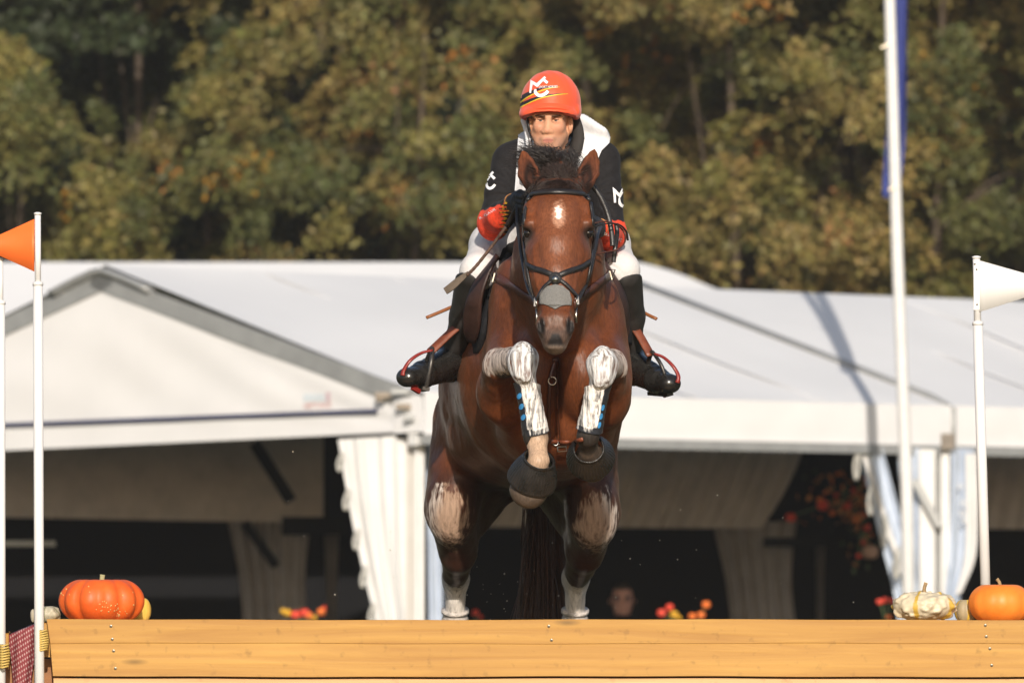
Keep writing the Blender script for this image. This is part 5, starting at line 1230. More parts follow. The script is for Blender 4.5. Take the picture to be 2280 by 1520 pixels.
# boots: matt leather half chaps over glossy shoes
gl = mat('glossy_black_leather', (.016, .015, .014), .27, .6, var=.3, vscale=20, bump=.03, bscale=40, rvar=.08)
chap = mat('matt_black_leather', (.022, .020, .019), .50, .45, var=.3, vscale=16, bump=.06, bscale=50, rvar=.1)
for s in (-1, 1):
    f = Field(np.minimum(np.minimum(KB[s], TO[s]), AN[s]) - .12, np.maximum(np.maximum(KB[s], HE[s]), AN[s]) + .12, .004)
    f.seg(KB[s] + (s * .001, -.018, .045), CA[s], (.064, .080), (.054, .064), .02); f.seg(CA[s], lerp(CA[s], AN[s], .6), (.053, .062), (.044, .052), .02); f.seg(lerp(CA[s], AN[s], .6), AN[s] + (0, 0, .015), (.043, .050), (.042, .046), .02)
    f.plane_cut(KB[s] + (0, 0, .014), (-s * .22, .20, 1))
    v, F = f.mesh(); v = relax(v, F, 1, .4); t = v[:, 2]; v[:, 0] += s * .0025 * np.sin(t * 95 + v[:, 1] * 30) * sstep(AN[s][2] + .16, AN[s][2], t)
    r_ = mesh_obj('riding_boot', v, F, chap, rider, True)
    f = Field(np.minimum(TO[s], HE[s]) - .10, np.maximum(np.maximum(TO[s], HE[s]), AN[s]) + .10, .004)
    f.seg(AN[s] + (0, 0, .03), AN[s], .049, .050, .02); f.seg(AN[s], HE[s], (.044, .05), (.038, .042), .02)
    f.seg(AN[s] + (0, -.03, -.008), BA[s] + (0, .02, .012), (.048, .046), (.040, .040), .03)
    f.seg(HE[s], BA[s], (.038, .038), (.046, .040), .02); f.seg(BA[s], TO[s], (.046, .040), (.040, .034), .02)
    v, F = f.mesh(); v = relax(v, F, 1, .4); ax = _n(TO[s] - HE[s]); q = (v - BA[s]) @ ax; v[:, 2] -= .003 * np.sin(q * 150) * sstep(.08, .03, np.abs(q)) * (v[:, 2] > BA[s][2])
    mesh_obj('foot', v, F, gl, r_, True)
    # spur strap over the instep and the spur at the heel
    pts = [AN[s] + np.array((s * .02, -.048, -.006)), AN[s] + np.array((s * .035, -.02, -.03)), HE[s] + np.array((s * .030, -.02, .0)), HE[s] + np.array((-s * .04, -.02, -.004)), AN[s] + np.array((-s * .035, -.03, -.02)), AN[s] + np.array((s * .02, -.048, -.006))]
    b = MB(); b.tube(spline(pts, 24), .0045, 6, flat=.6); b.build('spur_strap', leather_b, r_, True)
    b = MB(); b.tube(spline([HE[s] + np.array((s * .042, -.03, .004)), HE[s] + np.array((s * .030, .03, .004)), HE[s] + np.array((0, .05, .004)), HE[s] + np.array((-s * .03, .03, .0)), HE[s] + np.array((-s * .042, -.03, -.004))], 16), .0042, 8); b.build('spur', iron_m, r_, True)
# gloves
for s in (-1, 1):
    w = WR[s]; d = _n(np.array((-s * .25, -1, -.12))); side = np.array((s * 1.0, 0, .1)); up = np.array((0, 0, 1.)); f = Field(w - .14, w + .10, .003)
    pc = w + d * .05; f.seg(w - d * .02, w, .0315, .0285, .01); f.seg(w, pc, (.0225, .029), (.021, .039), .015)
    for j, (ln, zz) in enumerate(((.92, .028), (1.0, .010), (.95, -.008), (.78, -.025))):
        k0 = pc + d * .03 + up * zz; k1 = k0 + d * .034 * ln - side * .006; k2 = k1 - side * .026 * ln - d * .010; k3 = k2 - d * .022 * ln + side * .004
        f.seg(pc + up * zz * .9, k0, .0112, .0112, .006); f.seg(k0, k1, .0108, .010, .003); f.seg(k1, k2, .010, .0095, .003); f.seg(k2, k3, .0095, .0085, .003)
    t0 = w + d * .022 + up * .026; t1 = t0 + d * .034 + up * .014 - side * .010; t2 = t1 + d * .024 - up * .004 - side * .014
    f.seg(t0, t1, .0142, .0122, .006); f.seg(t1, t2, .0118, .0100, .004)
    v, F = f.mesh(); gv = mesh_obj('glove', v, F, mat('black_glove', (.020, .019, .020), .6, .4, bump=.3, bscale=300), rider, True)
    b = MB(); b.tube([w + d * .004 + .031 * (math.cos(a) * side + math.sin(a) * up) for a in np.linspace(0, 2 * math.pi, 25)], .0035, 6); b.build('cuff_trim', mat('tan_cuff', (.40, .17, .05), .6), gv, True)

# helmet with silk
f = Field((-.05, -.10, 2.78), (.32, .36, 3.16), .003)
f.ell(W(1226, 232, .16), (.106, .138, .117), .02)
f.seg(W(1227, 250, .12), W(1286, 258, .17), .012, .014, .02) if False else None
f.ell(W(1222, 255, .105), (.104, .112, .040), .012)
for s in (-1, 1): f.ell(W(1226 + s * 60, 250, .15), (.012, .075, .022), .012)
f.ell(W(1226, 246, .20), (.092, .10, .10), .006, mode='s')
f.ell(W(1222, 268, .095), (.098, .125, .040), .004, mode='s')
f.plane_cut(W(1226, 263, .05), (0, 0, -1))
v, F = f.mesh(); v = relax(v, F, 2, .5); px, py = proj(v)
v[:, 2] += .0008 * np.sin(v[:, 0] * 160 + v[:, 1] * 90)
tint = np.tile(np.array((.80, .085, .026)), (len(v), 1))
helmet = mesh_obj('helmet', v, F, attr_mat('helmet_silk', .55, .4, .10, 90, 20, .06, sheen=.15), rider, True, {'tint': tint})
V = []; n = 41
for i in range(n):
    th = math.radians(-78 + 156 * i / (n - 1)); sn, cs = math.sin(th), math.cos(th); c0 = W(1224, 246, .15) + (0, 0, -.022 * sn * sn); e_ = cs ** .5
    V += [c0 + (.1065 * sn, -.138 * cs, .018), c0 + (.104 * sn, -.160 * cs, .003), c0 + (.103 * sn, -.160 * cs, -.001), c0 + (.094 * sn, -.105 * cs, -.016 * e_), c0 + (.092 * sn, -.085 * cs, -.010 * e_)]
br_ = mesh_obj('visor', V, [(5 * i + k, 5 * i + k + 1, 5 * i + k + 6, 5 * i + k + 5) for i in range(n - 1) for k in range(4)], helmet.data.materials[0], helmet, True, {'tint': np.tile((.80, .085, .026), (len(V), 1))})
blackp = mat('black_print', (.020, .017, .020), .6); yellowp = mat('yellow_print', (.78, .55, .03), .6); whitep = mat('white_print', (.80, .79, .80), .6, .3)
HM = Surf([helmet])
def stroke(pts, w, n=None):
    P = spline(pts, n) if n else np.array(pts, float); L = []; R = []
    ww = np.full(len(P), w) if np.isscalar(w) else np.interp(np.linspace(0, 1, len(P)), np.linspace(0, 1, len(w)), w)
    for i in range(len(P)):
        a = P[max(0, i - 1)]; b = P[i]; c = P[min(len(P) - 1, i + 1)]
        t1 = (b - a) if i > 0 else (c - b); t2 = (c - b) if i < len(P) - 1 else (b - a)
        t1 = t1 / np.linalg.norm(t1); t2 = t2 / np.linalg.norm(t2); n1 = np.array((-t1[1], t1[0])); n2 = np.array((-t2[1], t2[0])); nn = n1 + n2; nn = nn / np.linalg.norm(nn); k = ww[i] / 2 / max(.4, np.dot(nn, n1))
        L.append(tuple(b + nn * k)); R.append(tuple(b - nn * k))
    return L + R[::-1]
decal('stripe', HM, [stroke([(1158, 224), (1170, 214), (1186, 205), (1206, 197), (1228, 193), (1243, 193)], (13, 10, 7, 5, 3.5, .6), 20)], blackp, helmet, .0012, 3)
decal('stripe', HM, [stroke([(1158, 236), (1172, 228), (1190, 220), (1210, 214), (1240, 209.5), (1262, 208.5)], (8, 7, 5.5, 4, 2, .5), 20)], blackp, helmet, .0012, 3)
decal('edging', HM, [stroke([(1158, 230), (1172, 219), (1188, 210.5), (1208, 202), (1228, 196.5), (1245, 194.5)], (2.4, 2.2, 2, 2, 1.8, .8), 20)], yellowp, helmet, .0018, 3)
decal('edging', HM, [stroke([(1158, 241), (1172, 233), (1190, 224.5), (1210, 217.5), (1240, 211.5), (1264, 209.5)], (2.2, 2, 2, 2, 1.8, .8), 20)], yellowp, helmet, .0018, 3)
def emblem(name, sf, o, k, parent, parts=('m', 't', 'c')):
    """Two-stroke M with a flick over an open C bowl; o = photo pixel of its left foot, k = scale."""
    q = lambda pts: [(o[0] + x * k, o[1] + y * k) for x, y in pts]
    if 'm' in parts: decal(name, sf, [stroke(q([(0, 0), (3.2, -24), (15, -17), (33, -35)]), (4.2 * k, 6.2 * k, 7 * k, 5 * k))], whitep, parent, .0026, 3)
    if 't' in parts: decal(name, sf, [stroke(q([(29, -29), (38, -22)]), 6.0 * k)], whitep, parent, .0026, 3)
    if 'c' in parts: decal(name, sf, [stroke(q([(12, -8.5), (11.5, -2), (17, 4.4), (25, 5.2), (33, 1.5), (39, -4.5)]), (4 * k, 7 * k, 7 * k, 7 * k, 7 * k, 6.5 * k), 18)], whitep, parent, .0026, 3)
emblem('emblem', HM, (1181.5, 208), 1.0, helmet)
lettering('lettering', HM, 'SPORT HORSES', 1200.5, 198, 1241, 196.5, 5.2, whitep, helmet, .0030)
# chin strap
JS = Surf([pbody])
strap('chin_strap', JS, [(1281, 262), (1278, 290), (1268, 312), (1256, 326)], .010, .004, leather_b, helmet, 16, .004)
strap('chin_strap', JS, [(1177, 262), (1180, 290), (1188, 312)], .010, .004, leather_b, helmet, 12, .004)
# prints on the sleeves
SL = Surf([jersey])
q = lambda P: P
decal('emblem', SL, [stroke([(1085, 402), (1090, 394), (1099, 383)], (5, 5.5, 5))], whitep, jersey, .002, 3)
decal('emblem', SL, [stroke([(1094, 391), (1102, 399)], 5.5)], whitep, jersey, .002, 3)
decal('emblem', SL, [stroke([(1085, 407), (1085, 415), (1090, 420), (1097, 418), (1103, 411)], (3.5, 5.5, 6, 6, 5), 12)], whitep, jersey, .002, 3)
decal('emblem', SL, [stroke([(1369, 451), (1367, 424), (1379, 436), (1391, 414)], (4.5, 6, 7, 5))], whitep, jersey, .002, 3)
decal('emblem', SL, [stroke([(1378, 441), (1379, 452), (1385, 459), (1391, 457), (1394, 450)], (3, 6, 6.5, 6, 5), 12)], whitep, jersey, .002, 3)
lettering('lettering', SL, 'SZ. GAVR', 1329, 516, 1360, 529, 6, whitep, jersey, .002)
lettering('lettering', SL, 'IC', 1376, 535, 1382, 538, 6.5, whitep, jersey, .002)
lettering('lettering', SL, 'R. GAVR', 1070, 489, 1106, 468, 5.5, whitep, jersey, .002)

# whip in the near hand
whip = empty('riding_whip', W(1100, 540, -.12), 'slim dark riding whip with a flat flap held beside the white thigh', 'whip')
wp = [W(1160, 440, -.19), W(1146, 470, -.16), W(1128, 503, -.12), W(1095, 548, -.08), W(1062, 590, -.05), W(1040, 613, -.03)]
b = MB(); b.tube(spline(wp[:3], 12), .0075, 10); b.build('handle', leather_b, whip, True)
b = MB(); b.tube(spline(wp[2:], 24), [.0058 + .0007 * math.sin(i * 2.6) for i in range(24)], 8); b.build('shaft', mat('braided_shaft', (.105, .062, .045), .6, .4, var=.55, vscale=90), whip, True)
P = spline([W(1044, 606, -.03), W(1022, 624, -.02), W(1003, 640, -.01), W(992, 648, 0.0)], 10); v, fc = ribbon(P, np.tile((0, -1., .1), (10, 1)), np.array([.010, .016, .021, .024, .026, .027, .027, .027, .026, .025]), .004); mesh_obj('flap', v, fc, mat('flap_leather', (.115, .088, .066), .7, .3, var=.2, vscale=60), whip)
# ------------------------------------------------------------------ the fence, its markers and decorations
def wood(name, c1, c2, seed):
    m, N, L, P = new_mat(name)
    tc = N.new('ShaderNodeTexCoord'); mp = N.new('ShaderNodeMapping'); mp.inputs['Scale'].default_value = (.35, 1, 7); mp.inputs['Location'].default_value = (seed * 3.1, 0, seed * 1.7); L.new(tc.outputs['Object'], mp.inputs['Vector'])
    n1 = N.new('ShaderNodeTexNoise'); n1.inputs['Scale'].default_value = 3.2; n1.inputs['Detail'].default_value = 7; n1.inputs['Roughness'].default_value = .62; n1.inputs['Distortion'].default_value = .9; L.new(mp.outputs['Vector'], n1.inputs['Vector'])
    wv = N.new('ShaderNodeTexWave'); wv.wave_type = 'BANDS'; wv.bands_direction = 'Z'; wv.inputs['Scale'].default_value = 1.3; wv.inputs['Distortion'].default_value = 7; wv.inputs['Detail'].default_value = 3; wv.inputs['Detail Scale'].default_value = .8; L.new(mp.outputs['Vector'], wv.inputs['Vector'])
    mxf = N.new('ShaderNodeMath'); mxf.operation = 'MULTIPLY_ADD'; mxf.inputs[1].default_value = .10; L.new(wv.outputs['Fac'], mxf.inputs[0]); L.new(n1.outputs['Fac'], mxf.inputs[2])
    rp = N.new('ShaderNodeValToRGB'); rp.color_ramp.elements[0].position = .26; rp.color_ramp.elements[1].position = .78; rp.color_ramp.elements[0].color = (*c1, 1); rp.color_ramp.elements[1].color = (*c2, 1); L.new(mxf.outputs['Value'], rp.inputs['Fac'])
    # knots, handling marks
    mp2 = N.new('ShaderNodeMapping'); mp2.inputs['Scale'].default_value = (1.1, 1, 4.5); mp2.inputs['Location'].default_value = (seed, 0, seed * .37); L.new(tc.outputs['Object'], mp2.inputs['Vector'])
    vo = N.new('ShaderNodeTexVoronoi'); vo.inputs['Scale'].default_value = 2.2; L.new(mp2.outputs['Vector'], vo.inputs['Vector'])
    kr = N.new('ShaderNodeMapRange'); kr.inputs['From Min'].default_value = .03; kr.inputs['From Max'].default_value = .13; kr.inputs['To Min'].default_value = .45; kr.inputs['To Max'].default_value = 1.0; L.new(vo.outputs['Distance'], kr.inputs['Value'])
    n3 = N.new('ShaderNodeTexNoise'); n3.inputs['Scale'].default_value = 26; n3.inputs['Detail'].default_value = 5; L.new(tc.outputs['Object'], n3.inputs['Vector'])
    sr = N.new('ShaderNodeMapRange'); sr.inputs['From Min'].default_value = .26; sr.inputs['From Max'].default_value = .40; sr.inputs['To Min'].default_value = .72; sr.inputs['To Max'].default_value = 1.0; L.new(n3.outputs['Fac'], sr.inputs['Value'])
    mu = N.new('ShaderNodeMath'); mu.operation = 'MULTIPLY'; L.new(kr.outputs['Result'], mu.inputs[0]); L.new(sr.outputs['Result'], mu.inputs[1])
    sc = N.new('ShaderNodeVectorMath'); sc.operation = 'SCALE'; L.new(rp.outputs['Color'], sc.inputs[0]); L.new(mu.outputs['Value'], sc.inputs['Scale']); L.new(sc.outputs['Vector'], P.inputs['Base Color'])
    P.inputs['Roughness'].default_value = .55; P.inputs['Specular IOR Level'].default_value = .35
    b = N.new('ShaderNodeBump'); b.inputs['Strength'].default_value = .25; b.inputs['Distance'].default_value = .004; L.new(mxf.outputs['Value'], b.inputs['Height']); L.new(b.outputs['Normal'], P.inputs['Normal'])
    return m
wood_a = wood('golden_plank', (.31, .142, .026), (.45, .240, .050), 1.0); wood_a2 = wood('honey_plank', (.33, .155, .030), (.48, .258, .056), 2.6); wood_b = wood('pale_plank', (.46, .25, .105), (.62, .37, .18), 4.2); wood_d = wood('dark_side_plank', (.20, .075, .022), (.34, .14, .04), 6.1)
YF = -1.0
fence = empty('wooden_jump', W(1200, 1520, YF), 'wide golden plank jump with screwed boards under the horse', 'jump')
def plank(top, bot, lx0, lx1, y, m, dep=.045, tilt=0.0):
    """Front board with a slightly leaning cut end and eased edges; wavy top edge."""
    n = 60; V = []; pr = ((0, 1), (.10, .985), (.5, .5), (.90, .015), (1, 0))
    xs0, xs1 = W(lx0, top, y)[0], W(lx1, bot, y)[0]; xr = W(2760, top, y)[0]; zt, zb = W(0, top, y)[2], W(0, bot, y)[2]
    for i in range(n):
        u = i / (n - 1)
        for d, z_ in ((dep, 0), (.0015, 0), (0, .012), (0, .988), (.0015, 1), (dep, 1)):
            zz = lerp(zt, zb, z_); xl = lerp(xs0, xs1, z_); x = lerp(xl, xr, u)
            e_ = round((top if z_ < .5 else bot) / 10); wob = .0013 * math.sin(x * 3.1 + e_) + .0007 * math.sin(x * 11 + 2 * e_)
            V.append((x, y + d - tilt * z_, zz + wob))
    F = [(i * 6 + k, i * 6 + (k + 1) % 6, (i + 1) * 6 + (k + 1) % 6, (i + 1) * 6 + k) for i in range(n - 1) for k in range(6)] + [(5, 4, 3, 2, 1, 0), tuple((n - 1) * 6 + k for k in range(6))]
    return mesh_obj('plank', V, F, m, fence, False)
plank(1378.5, 1431.75, 104, 112, YF, wood_a); plank(1431.95, 1505.5, 112, 118, YF, wood_a2); plank(1510, 1585, 119, 122, YF + .012, wood_b); plank(1590, 1660, 122, 124, YF + .012, wood_b); plank(1665, 1760, 124, 126, YF + .012, wood_b)
# table top boards, hidden beyond the front edge, and the cut side
zt = W(0, 1379.5, YF)[2]; xl, xr = W(104, 1380, YF)[0], W(2760, 1380, YF)[0]
for i in range(5): MB().box((xl + .004, YF + .05 + i * .17, zt - .055), (xr, YF + .212 + i * .17, zt - .012), .004).build('plank', wood_a2 if i % 2 else wood_a, fence)
MB().box((xl + .02, YF + .05, -.35), (xl + .06, YF + .88, zt - .06)).build('side_board', wood_d, fence)
MB().box((xl + .07, YF + .84, -.35), (xr, YF + .88, zt - .06)).build('back_board', wood_d, fence)
# left wing: short rails behind the marker poles
MB().box(W(-220, 1462, YF + .09), W(20, 1408, YF + .045), .005).build('rail', wood_a, fence); MB().box(W(98, 1462, YF + .07), W(112, 1385, YF + .04), .004).build('rail', wood_a, fence)
MB().box(W(-220, 1760, YF + .20), W(118, 1466, YF + .12)).build('wing_board', wood_d, fence)
screw_m = mat('screw_steel', (.26, .22, .17), .4, .5, metal=.8); 
for px, py in ((247, 1393), (250, 1422), (253, 1448), (257, 1487), (1222, 1393), (1228, 1424), (2194, 1391), (2196, 1416), (2204, 1443), (2208, 1480)):
    c = W(px, py, YF); b = MB(); b.lathe([(.0, -.0025), (.0022, -.0025), (.0024, -.0008), (.0042, -.0022), (.0052, -.001), (.0055, .003)], 14, c + (0, -.0005, 0), (0, 1, 0)); b.build('screw', screw_m, fence, True)

# marker poles with pennants
pole_m = mat('white_plastic_pole', (.66, .645, .635), .42, .45, var=.04, vscale=6, rvar=.08)
orange_m = mat('orange_pennant_sheet', (.80, .155, .028), .5, .4, var=.06, vscale=7); white_fl = mat('white_pennant_sheet', (.68, .665, .65), .45, .4, var=.03, vscale=5)
rivet = mat('dark_rivet', (.05, .045, .04), .5)
def marker(label, top, bot, step, y, pen, pm, cap=True, w=(.0105, .0165)):
    root = empty('marker_pole', W(*bot, y), label, 'pole', 'marker poles of the jump')
    t, s_, b_ = W(*top, y), W(*step, y), W(*bot, y)
    b = MB(); b.tube([s_ - (0, 0, .03), t], w[0], 20); b.build('inner_tube', pole_m, root, True)
    b = MB(); b.tube([b_, lerp(b_, s_, .5), s_], w[1], 24); b.build('outer_tube', pole_m, root, True)
    b = MB(); b.tube([s_ - (0, 0, .012), s_ - (0, 0, .002), s_ + (0, 0, .002)], [w[1] * 1.08, w[1] * 1.10, w[0] * 1.05], 24); b.build('collar', pole_m, root, True)
    if cap:
        b = MB(); b.tube([t - (0, 0, .004), t + (0, 0, .002), t + (0, 0, .004), t + (0, 0, .007)], [w[0] * 1.02, w[0] * 1.25, w[0] * 1.25, w[0] * .5], 20); b.build('cap', pole_m, root, True)
    if pen:
        V = []; n = 20
        a0, a1, tip = pen
        for i in range(n + 1):
            u = i / n
            for e in (0, 1):
                q = (lerp(a0[0], tip[0], u) if e == 0 else lerp(a1[0], tip[0], u), lerp(a0[1], tip[1], u) if e == 0 else lerp(a1[1], tip[1], u)); V.append(W(q[0], q[1], y) + (0, .006 * math.sin(u * 4) - .012, 0))
        fl = mesh_obj('pennant', V, [(2 * i, 2 * i + 2, 2 * i + 3, 2 * i + 1) for i in range(n)], pm, root, True); md = fl.modifiers.new('thickness', 'SOLIDIFY'); md.thickness = .003; md.offset = 0
    return root
YM = YF - .06
marker('white marker pole carrying the orange pennant beside the jump end', (84, 477), (88.5, 1760), (84.5, 628), YM, ((77, 488), (77, 605), (-52, 546)), orange_m)
marker('white marker pole cut by the left photo edge, without pennant in view', (0, 578), (2, 1760), (0.5, 670), YM + .03, None, None, True, (.0105, .0165))
m2 = marker('white marker pole carrying the white pennant at the right', (2174, 574), (2196, 1372), (2177, 716), YF + .42, ((2180, 580), (2180, 695), (2372, 634)), white_fl, True, (.0125, .0175))
for px, py in ((2174.5, 600), (2175.5, 678), (2170.5, 588)):
    b = MB(); b.lathe([(0, -.003), (.003, -.002), (.0034, .002)], 10, W(px, py, YF + .405), (0, 1, 0)); b.build('rivet', rivet, m2, True)
MB().box(W(2168, 690, YF + .409), W(2181, 583, YF + .405)).build('sleeve', white_fl, m2)
# ribbed yellow clips that hold the poles
clip_m = mat('yellow_clip_plastic', (.54, .37, .10), .45, .4, var=.1, vscale=20)
for lab, px0, px1, t0, b0 in (('yellow ribbed clip holding the orange pennant pole to the jump', 79, 103, 1398, 1450), ('yellow ribbed clip at the left photo edge on the shorter rail', -6, 17, 1430, 1488)):
    r_ = empty('pole_clip', W((px0 + px1) / 2, b0, YF - .03), lab, 'clip', 'yellow pole clips'); b = MB()
    for i in range(9):
        u = i / 8; py = lerp(t0 + 6, b0 - 4, u); w0 = 3 * math.sin(u * 3.14)
        b.tube([W(px0 + 4, py, YM + .012), W((px0 + px1) / 2, py, YM - .021), W(px1 + w0, py - 1, YM - .004), W(px1 + w0, py - 1, YF + .02)], .0046, 8)
    b.build('ribs', clip_m, r_, True)
    MB().box(W(px1 - 4, b0 - 2, YM + .03), W(px1 + 2, t0 + 4, YM + .006), .002).build('plate', clip_m, r_)
# red mesh cloth draped over the low rail
def cloth_mat():
    m, N, L, P = new_mat('red_white_mesh'); tc = N.new('ShaderNodeTexCoord'); mp = N.new('ShaderNodeMapping'); mp.inputs['Rotation'].default_value = (0, .28, 0); mp.inputs['Scale'].default_value = (130, 130, 60); L.new(tc.outputs['Object'], mp.inputs['Vector'])
    sx = N.new('ShaderNodeSeparateXYZ'); L.new(mp.outputs['Vector'], sx.inputs['Vector'])
    def tri(o, off):
        a = N.new('ShaderNodeMath'); a.operation = 'ADD'; a.inputs[1].default_value = off; L.new(o, a.inputs[0])
        b = N.new('ShaderNodeMath'); b.operation = 'PINGPONG'; b.inputs[1].default_value = .5; L.new(a.outputs[0], b.inputs[0]); return b.outputs[0]
    a, b = tri(sx.outputs['X'], 0), tri(sx.outputs['Z'], 0); s = N.new('ShaderNodeMath'); s.operation = 'ADD'; L.new(a, s.inputs[0]); L.new(b, s.inputs[1])
    r = N.new('ShaderNodeMapRange'); r.inputs['From Min'].default_value = .62; r.inputs['From Max'].default_value = .76; L.new(s.outputs[0], r.inputs['Value'])
    mx = N.new('ShaderNodeMix'); mx.data_type = 'RGBA'; mx.inputs['A'].default_value = (.19, .030, .036, 1); mx.inputs['B'].default_value = (.44, .28, .27, 1); L.new(r.outputs['Result'], mx.inputs['Factor']); L.new(mx.outputs['Result'], P.inputs['Base Color']); P.inputs['Roughness'].default_value = .8; return m
gathered_v = []; n = 24; L_ = spline([(17, 1414), (20, 1425), (26, 1470), (30, 1520), (32, 1580)], 18); R_ = spline([(80, 1388), (80, 1410), (76, 1460), (69, 1510), (62, 1580)], 18)
for j in range(18):
    for i in range(n):
        u = i / (n - 1); q = lerp(L_[j], R_[j], u); gathered_v.append(W(q[0], q[1], YF + .06) + (0, -.030 * math.sin(math.pi * u) - .004 * math.sin(u * 16 + j * .3) + (.06 if j == 0 else 0), 0))
cl = mesh_obj('draped_cloth', gathered_v, [(j * n + i, j * n + i + 1, (j + 1) * n + i + 1, (j + 1) * n + i) for j in range(17) for i in range(n - 1)], cloth_mat(), None, True)
md = cl.modifiers.new('thickness', 'SOLIDIFY'); md.thickness = .004
tag(cl, 'red and white mesh cloth hanging between the two left poles', 'cloth')

# pumpkins and gourds on the top board
ztop = W(0, 1378.2, YF)[2]
def gourd_mesh(c, rx, rz, ribs, depth, dimple, seed, n=72, m=40, squash=.0, flat=.25, lump=0.0, ry=None):
    V = []; g = np.random.default_rng(seed); ph = g.random() * 6; ry = ry or rx
    for j in range(m + 1):
        t = math.pi * j / m
        for i in range(n):
            a = 2 * math.pi * i / n; rib = abs(math.sin(a * ribs / 2 + ph)) ** .55
            k = 1 - depth * (1 - rib) * math.sin(t) ** .6; s = math.sin(t) ** .78
            z = math.cos(t) * (1 - dimple * math.exp(-(math.sin(t) / .32) ** 2)) * (1 - .10 * depth * (1 - rib)); z = max(z, -1 + flat * .2)
            V.append((rx * s * k * math.cos(a), ry * s * k * math.sin(a), rz * z))
    V = np.array(V)
    if lump > 0:
        d = (vnoise(V, 62, seed) - .5) * 2 + (vnoise(V, 30, seed + 4) - .5); r = V / np.linalg.norm(V, axis=1)[:, None]; V = V + r * (lump * np.clip(d, -.3, 1))[:, None]
    F = [(j * n + i, (j + 1) * n + i, (j + 1) * n + (i + 1) % n, j * n + (i + 1) % n) for j in range(m) for i in range(n)]
    zmin = V[:, 2].min(); return V + np.array(c) + (0, 0, -zmin), F
def stem(root, p, h, r, m, bend):
    b = MB(); b.tube(spline([p - (0, 0, .012), p + (0, 0, h * .4), p + (bend, 0, h)], 8), [r * 1.6, r * 1.25, r, r * .9, r * .85, r * .85, r * .9, r * .95], 8); b.build('stem', m, root, True)
stem_m = mat('dry_stem', (.30, .20, .10), .8, .3, var=.3, vscale=60, bump=.5, bscale=120)
stem_g = mat('pale_green_stem', (.33, .31, .17), .8, .3, var=.3, vscale=60)
pk1 = mat('deep_orange_rind', (.60, .082, .012), .50, .35, col2=(.70, .125, .018), vscale=12, bump=.18, bscale=26, rvar=.06)
pk2 = mat('bright_orange_rind', (.72, .18, .018), .46, .4, col2=(.80, .24, .03), vscale=10, bump=.10, bscale=30, rvar=.06)
wart_m = mat('corky_wart', (.52, .34, .13), .8, .3)
def put(name, label, cat, c, *a, mt=None, sm=stem_m, st=(.03, .008, .004), group=None, **k):
    root = empty(name, c, label, cat, group); V, F = gourd_mesh(c, *a, **k); o = mesh_obj('rind', V, F, mt, root, True)
    top = V[np.argmin(np.linalg.norm((V - np.array(c))[:, :2], axis=1) - (V - np.array(c))[:, 2] * .001)]; zt_ = V[np.linalg.norm((V - np.array(c))[:, :2], axis=1) < .02][:, 2].max()
    if st: stem(root, np.array((c[0], c[1], zt_)), st[0], st[1], sm, st[2])
    return root, o
G_ = 'pumpkins and gourds on the jump'
def on(px, y): x = W(px, 0, y)[0]; return np.array((x, y, ztop - .010 if y > YF + .05 else ztop))
r_, rind = put('pumpkin', 'large deep orange ribbed pumpkin with corky warts, left end of the jump', 'pumpkin', on(227, YF + .20), .147, .084, 11, .16, .28, 4, mt=pk1, sm=stem_g, st=(.028, .010, .002), group=G_)
RS = Surf([rind]); g = np.random.default_rng(8)
for i in range(46):
    q = (235, 1352) if i < 15 else (262, 1360) if i < 28 else (140, 1320) if i < 36 else (g.uniform(140, 316), g.uniform(1285, 1370))
    h_ = RS.hit(q[0] + g.normal() * 8, q[1] + g.normal() * 6)
    if h_ is None: continue
    bm = bmesh.new(); bmesh.ops.create_icosphere(bm, subdivisions=1, radius=.0018 + .0016 * g.random()); mesh_obj('wart', [Vector(v.co) + Vector(h_[0]) for v in bm.verts], [[v.index for v in f.verts] for f in bm.faces], wart_m, r_, True); bm.free()
put('pumpkin', 'smooth bright orange pumpkin cut by the right edge of the photo', 'pumpkin', on(2226, YF + .20), .108, .073, 13, .035, .22, 9, mt=pk2, st=(.026, .007, -.010), group=G_)
yel = mat('yellow_gourd_rind', (.62, .35, .035), .45, .4, col2=(.70, .46, .10), vscale=14, bump=.15, bscale=40)
put('gourd', 'small yellow gourd half hidden behind the large ribbed pumpkin', 'gourd', on(312, YF + .40), .038, .046, 7, .05, .15, 3, mt=yel, st=None, group=G_)
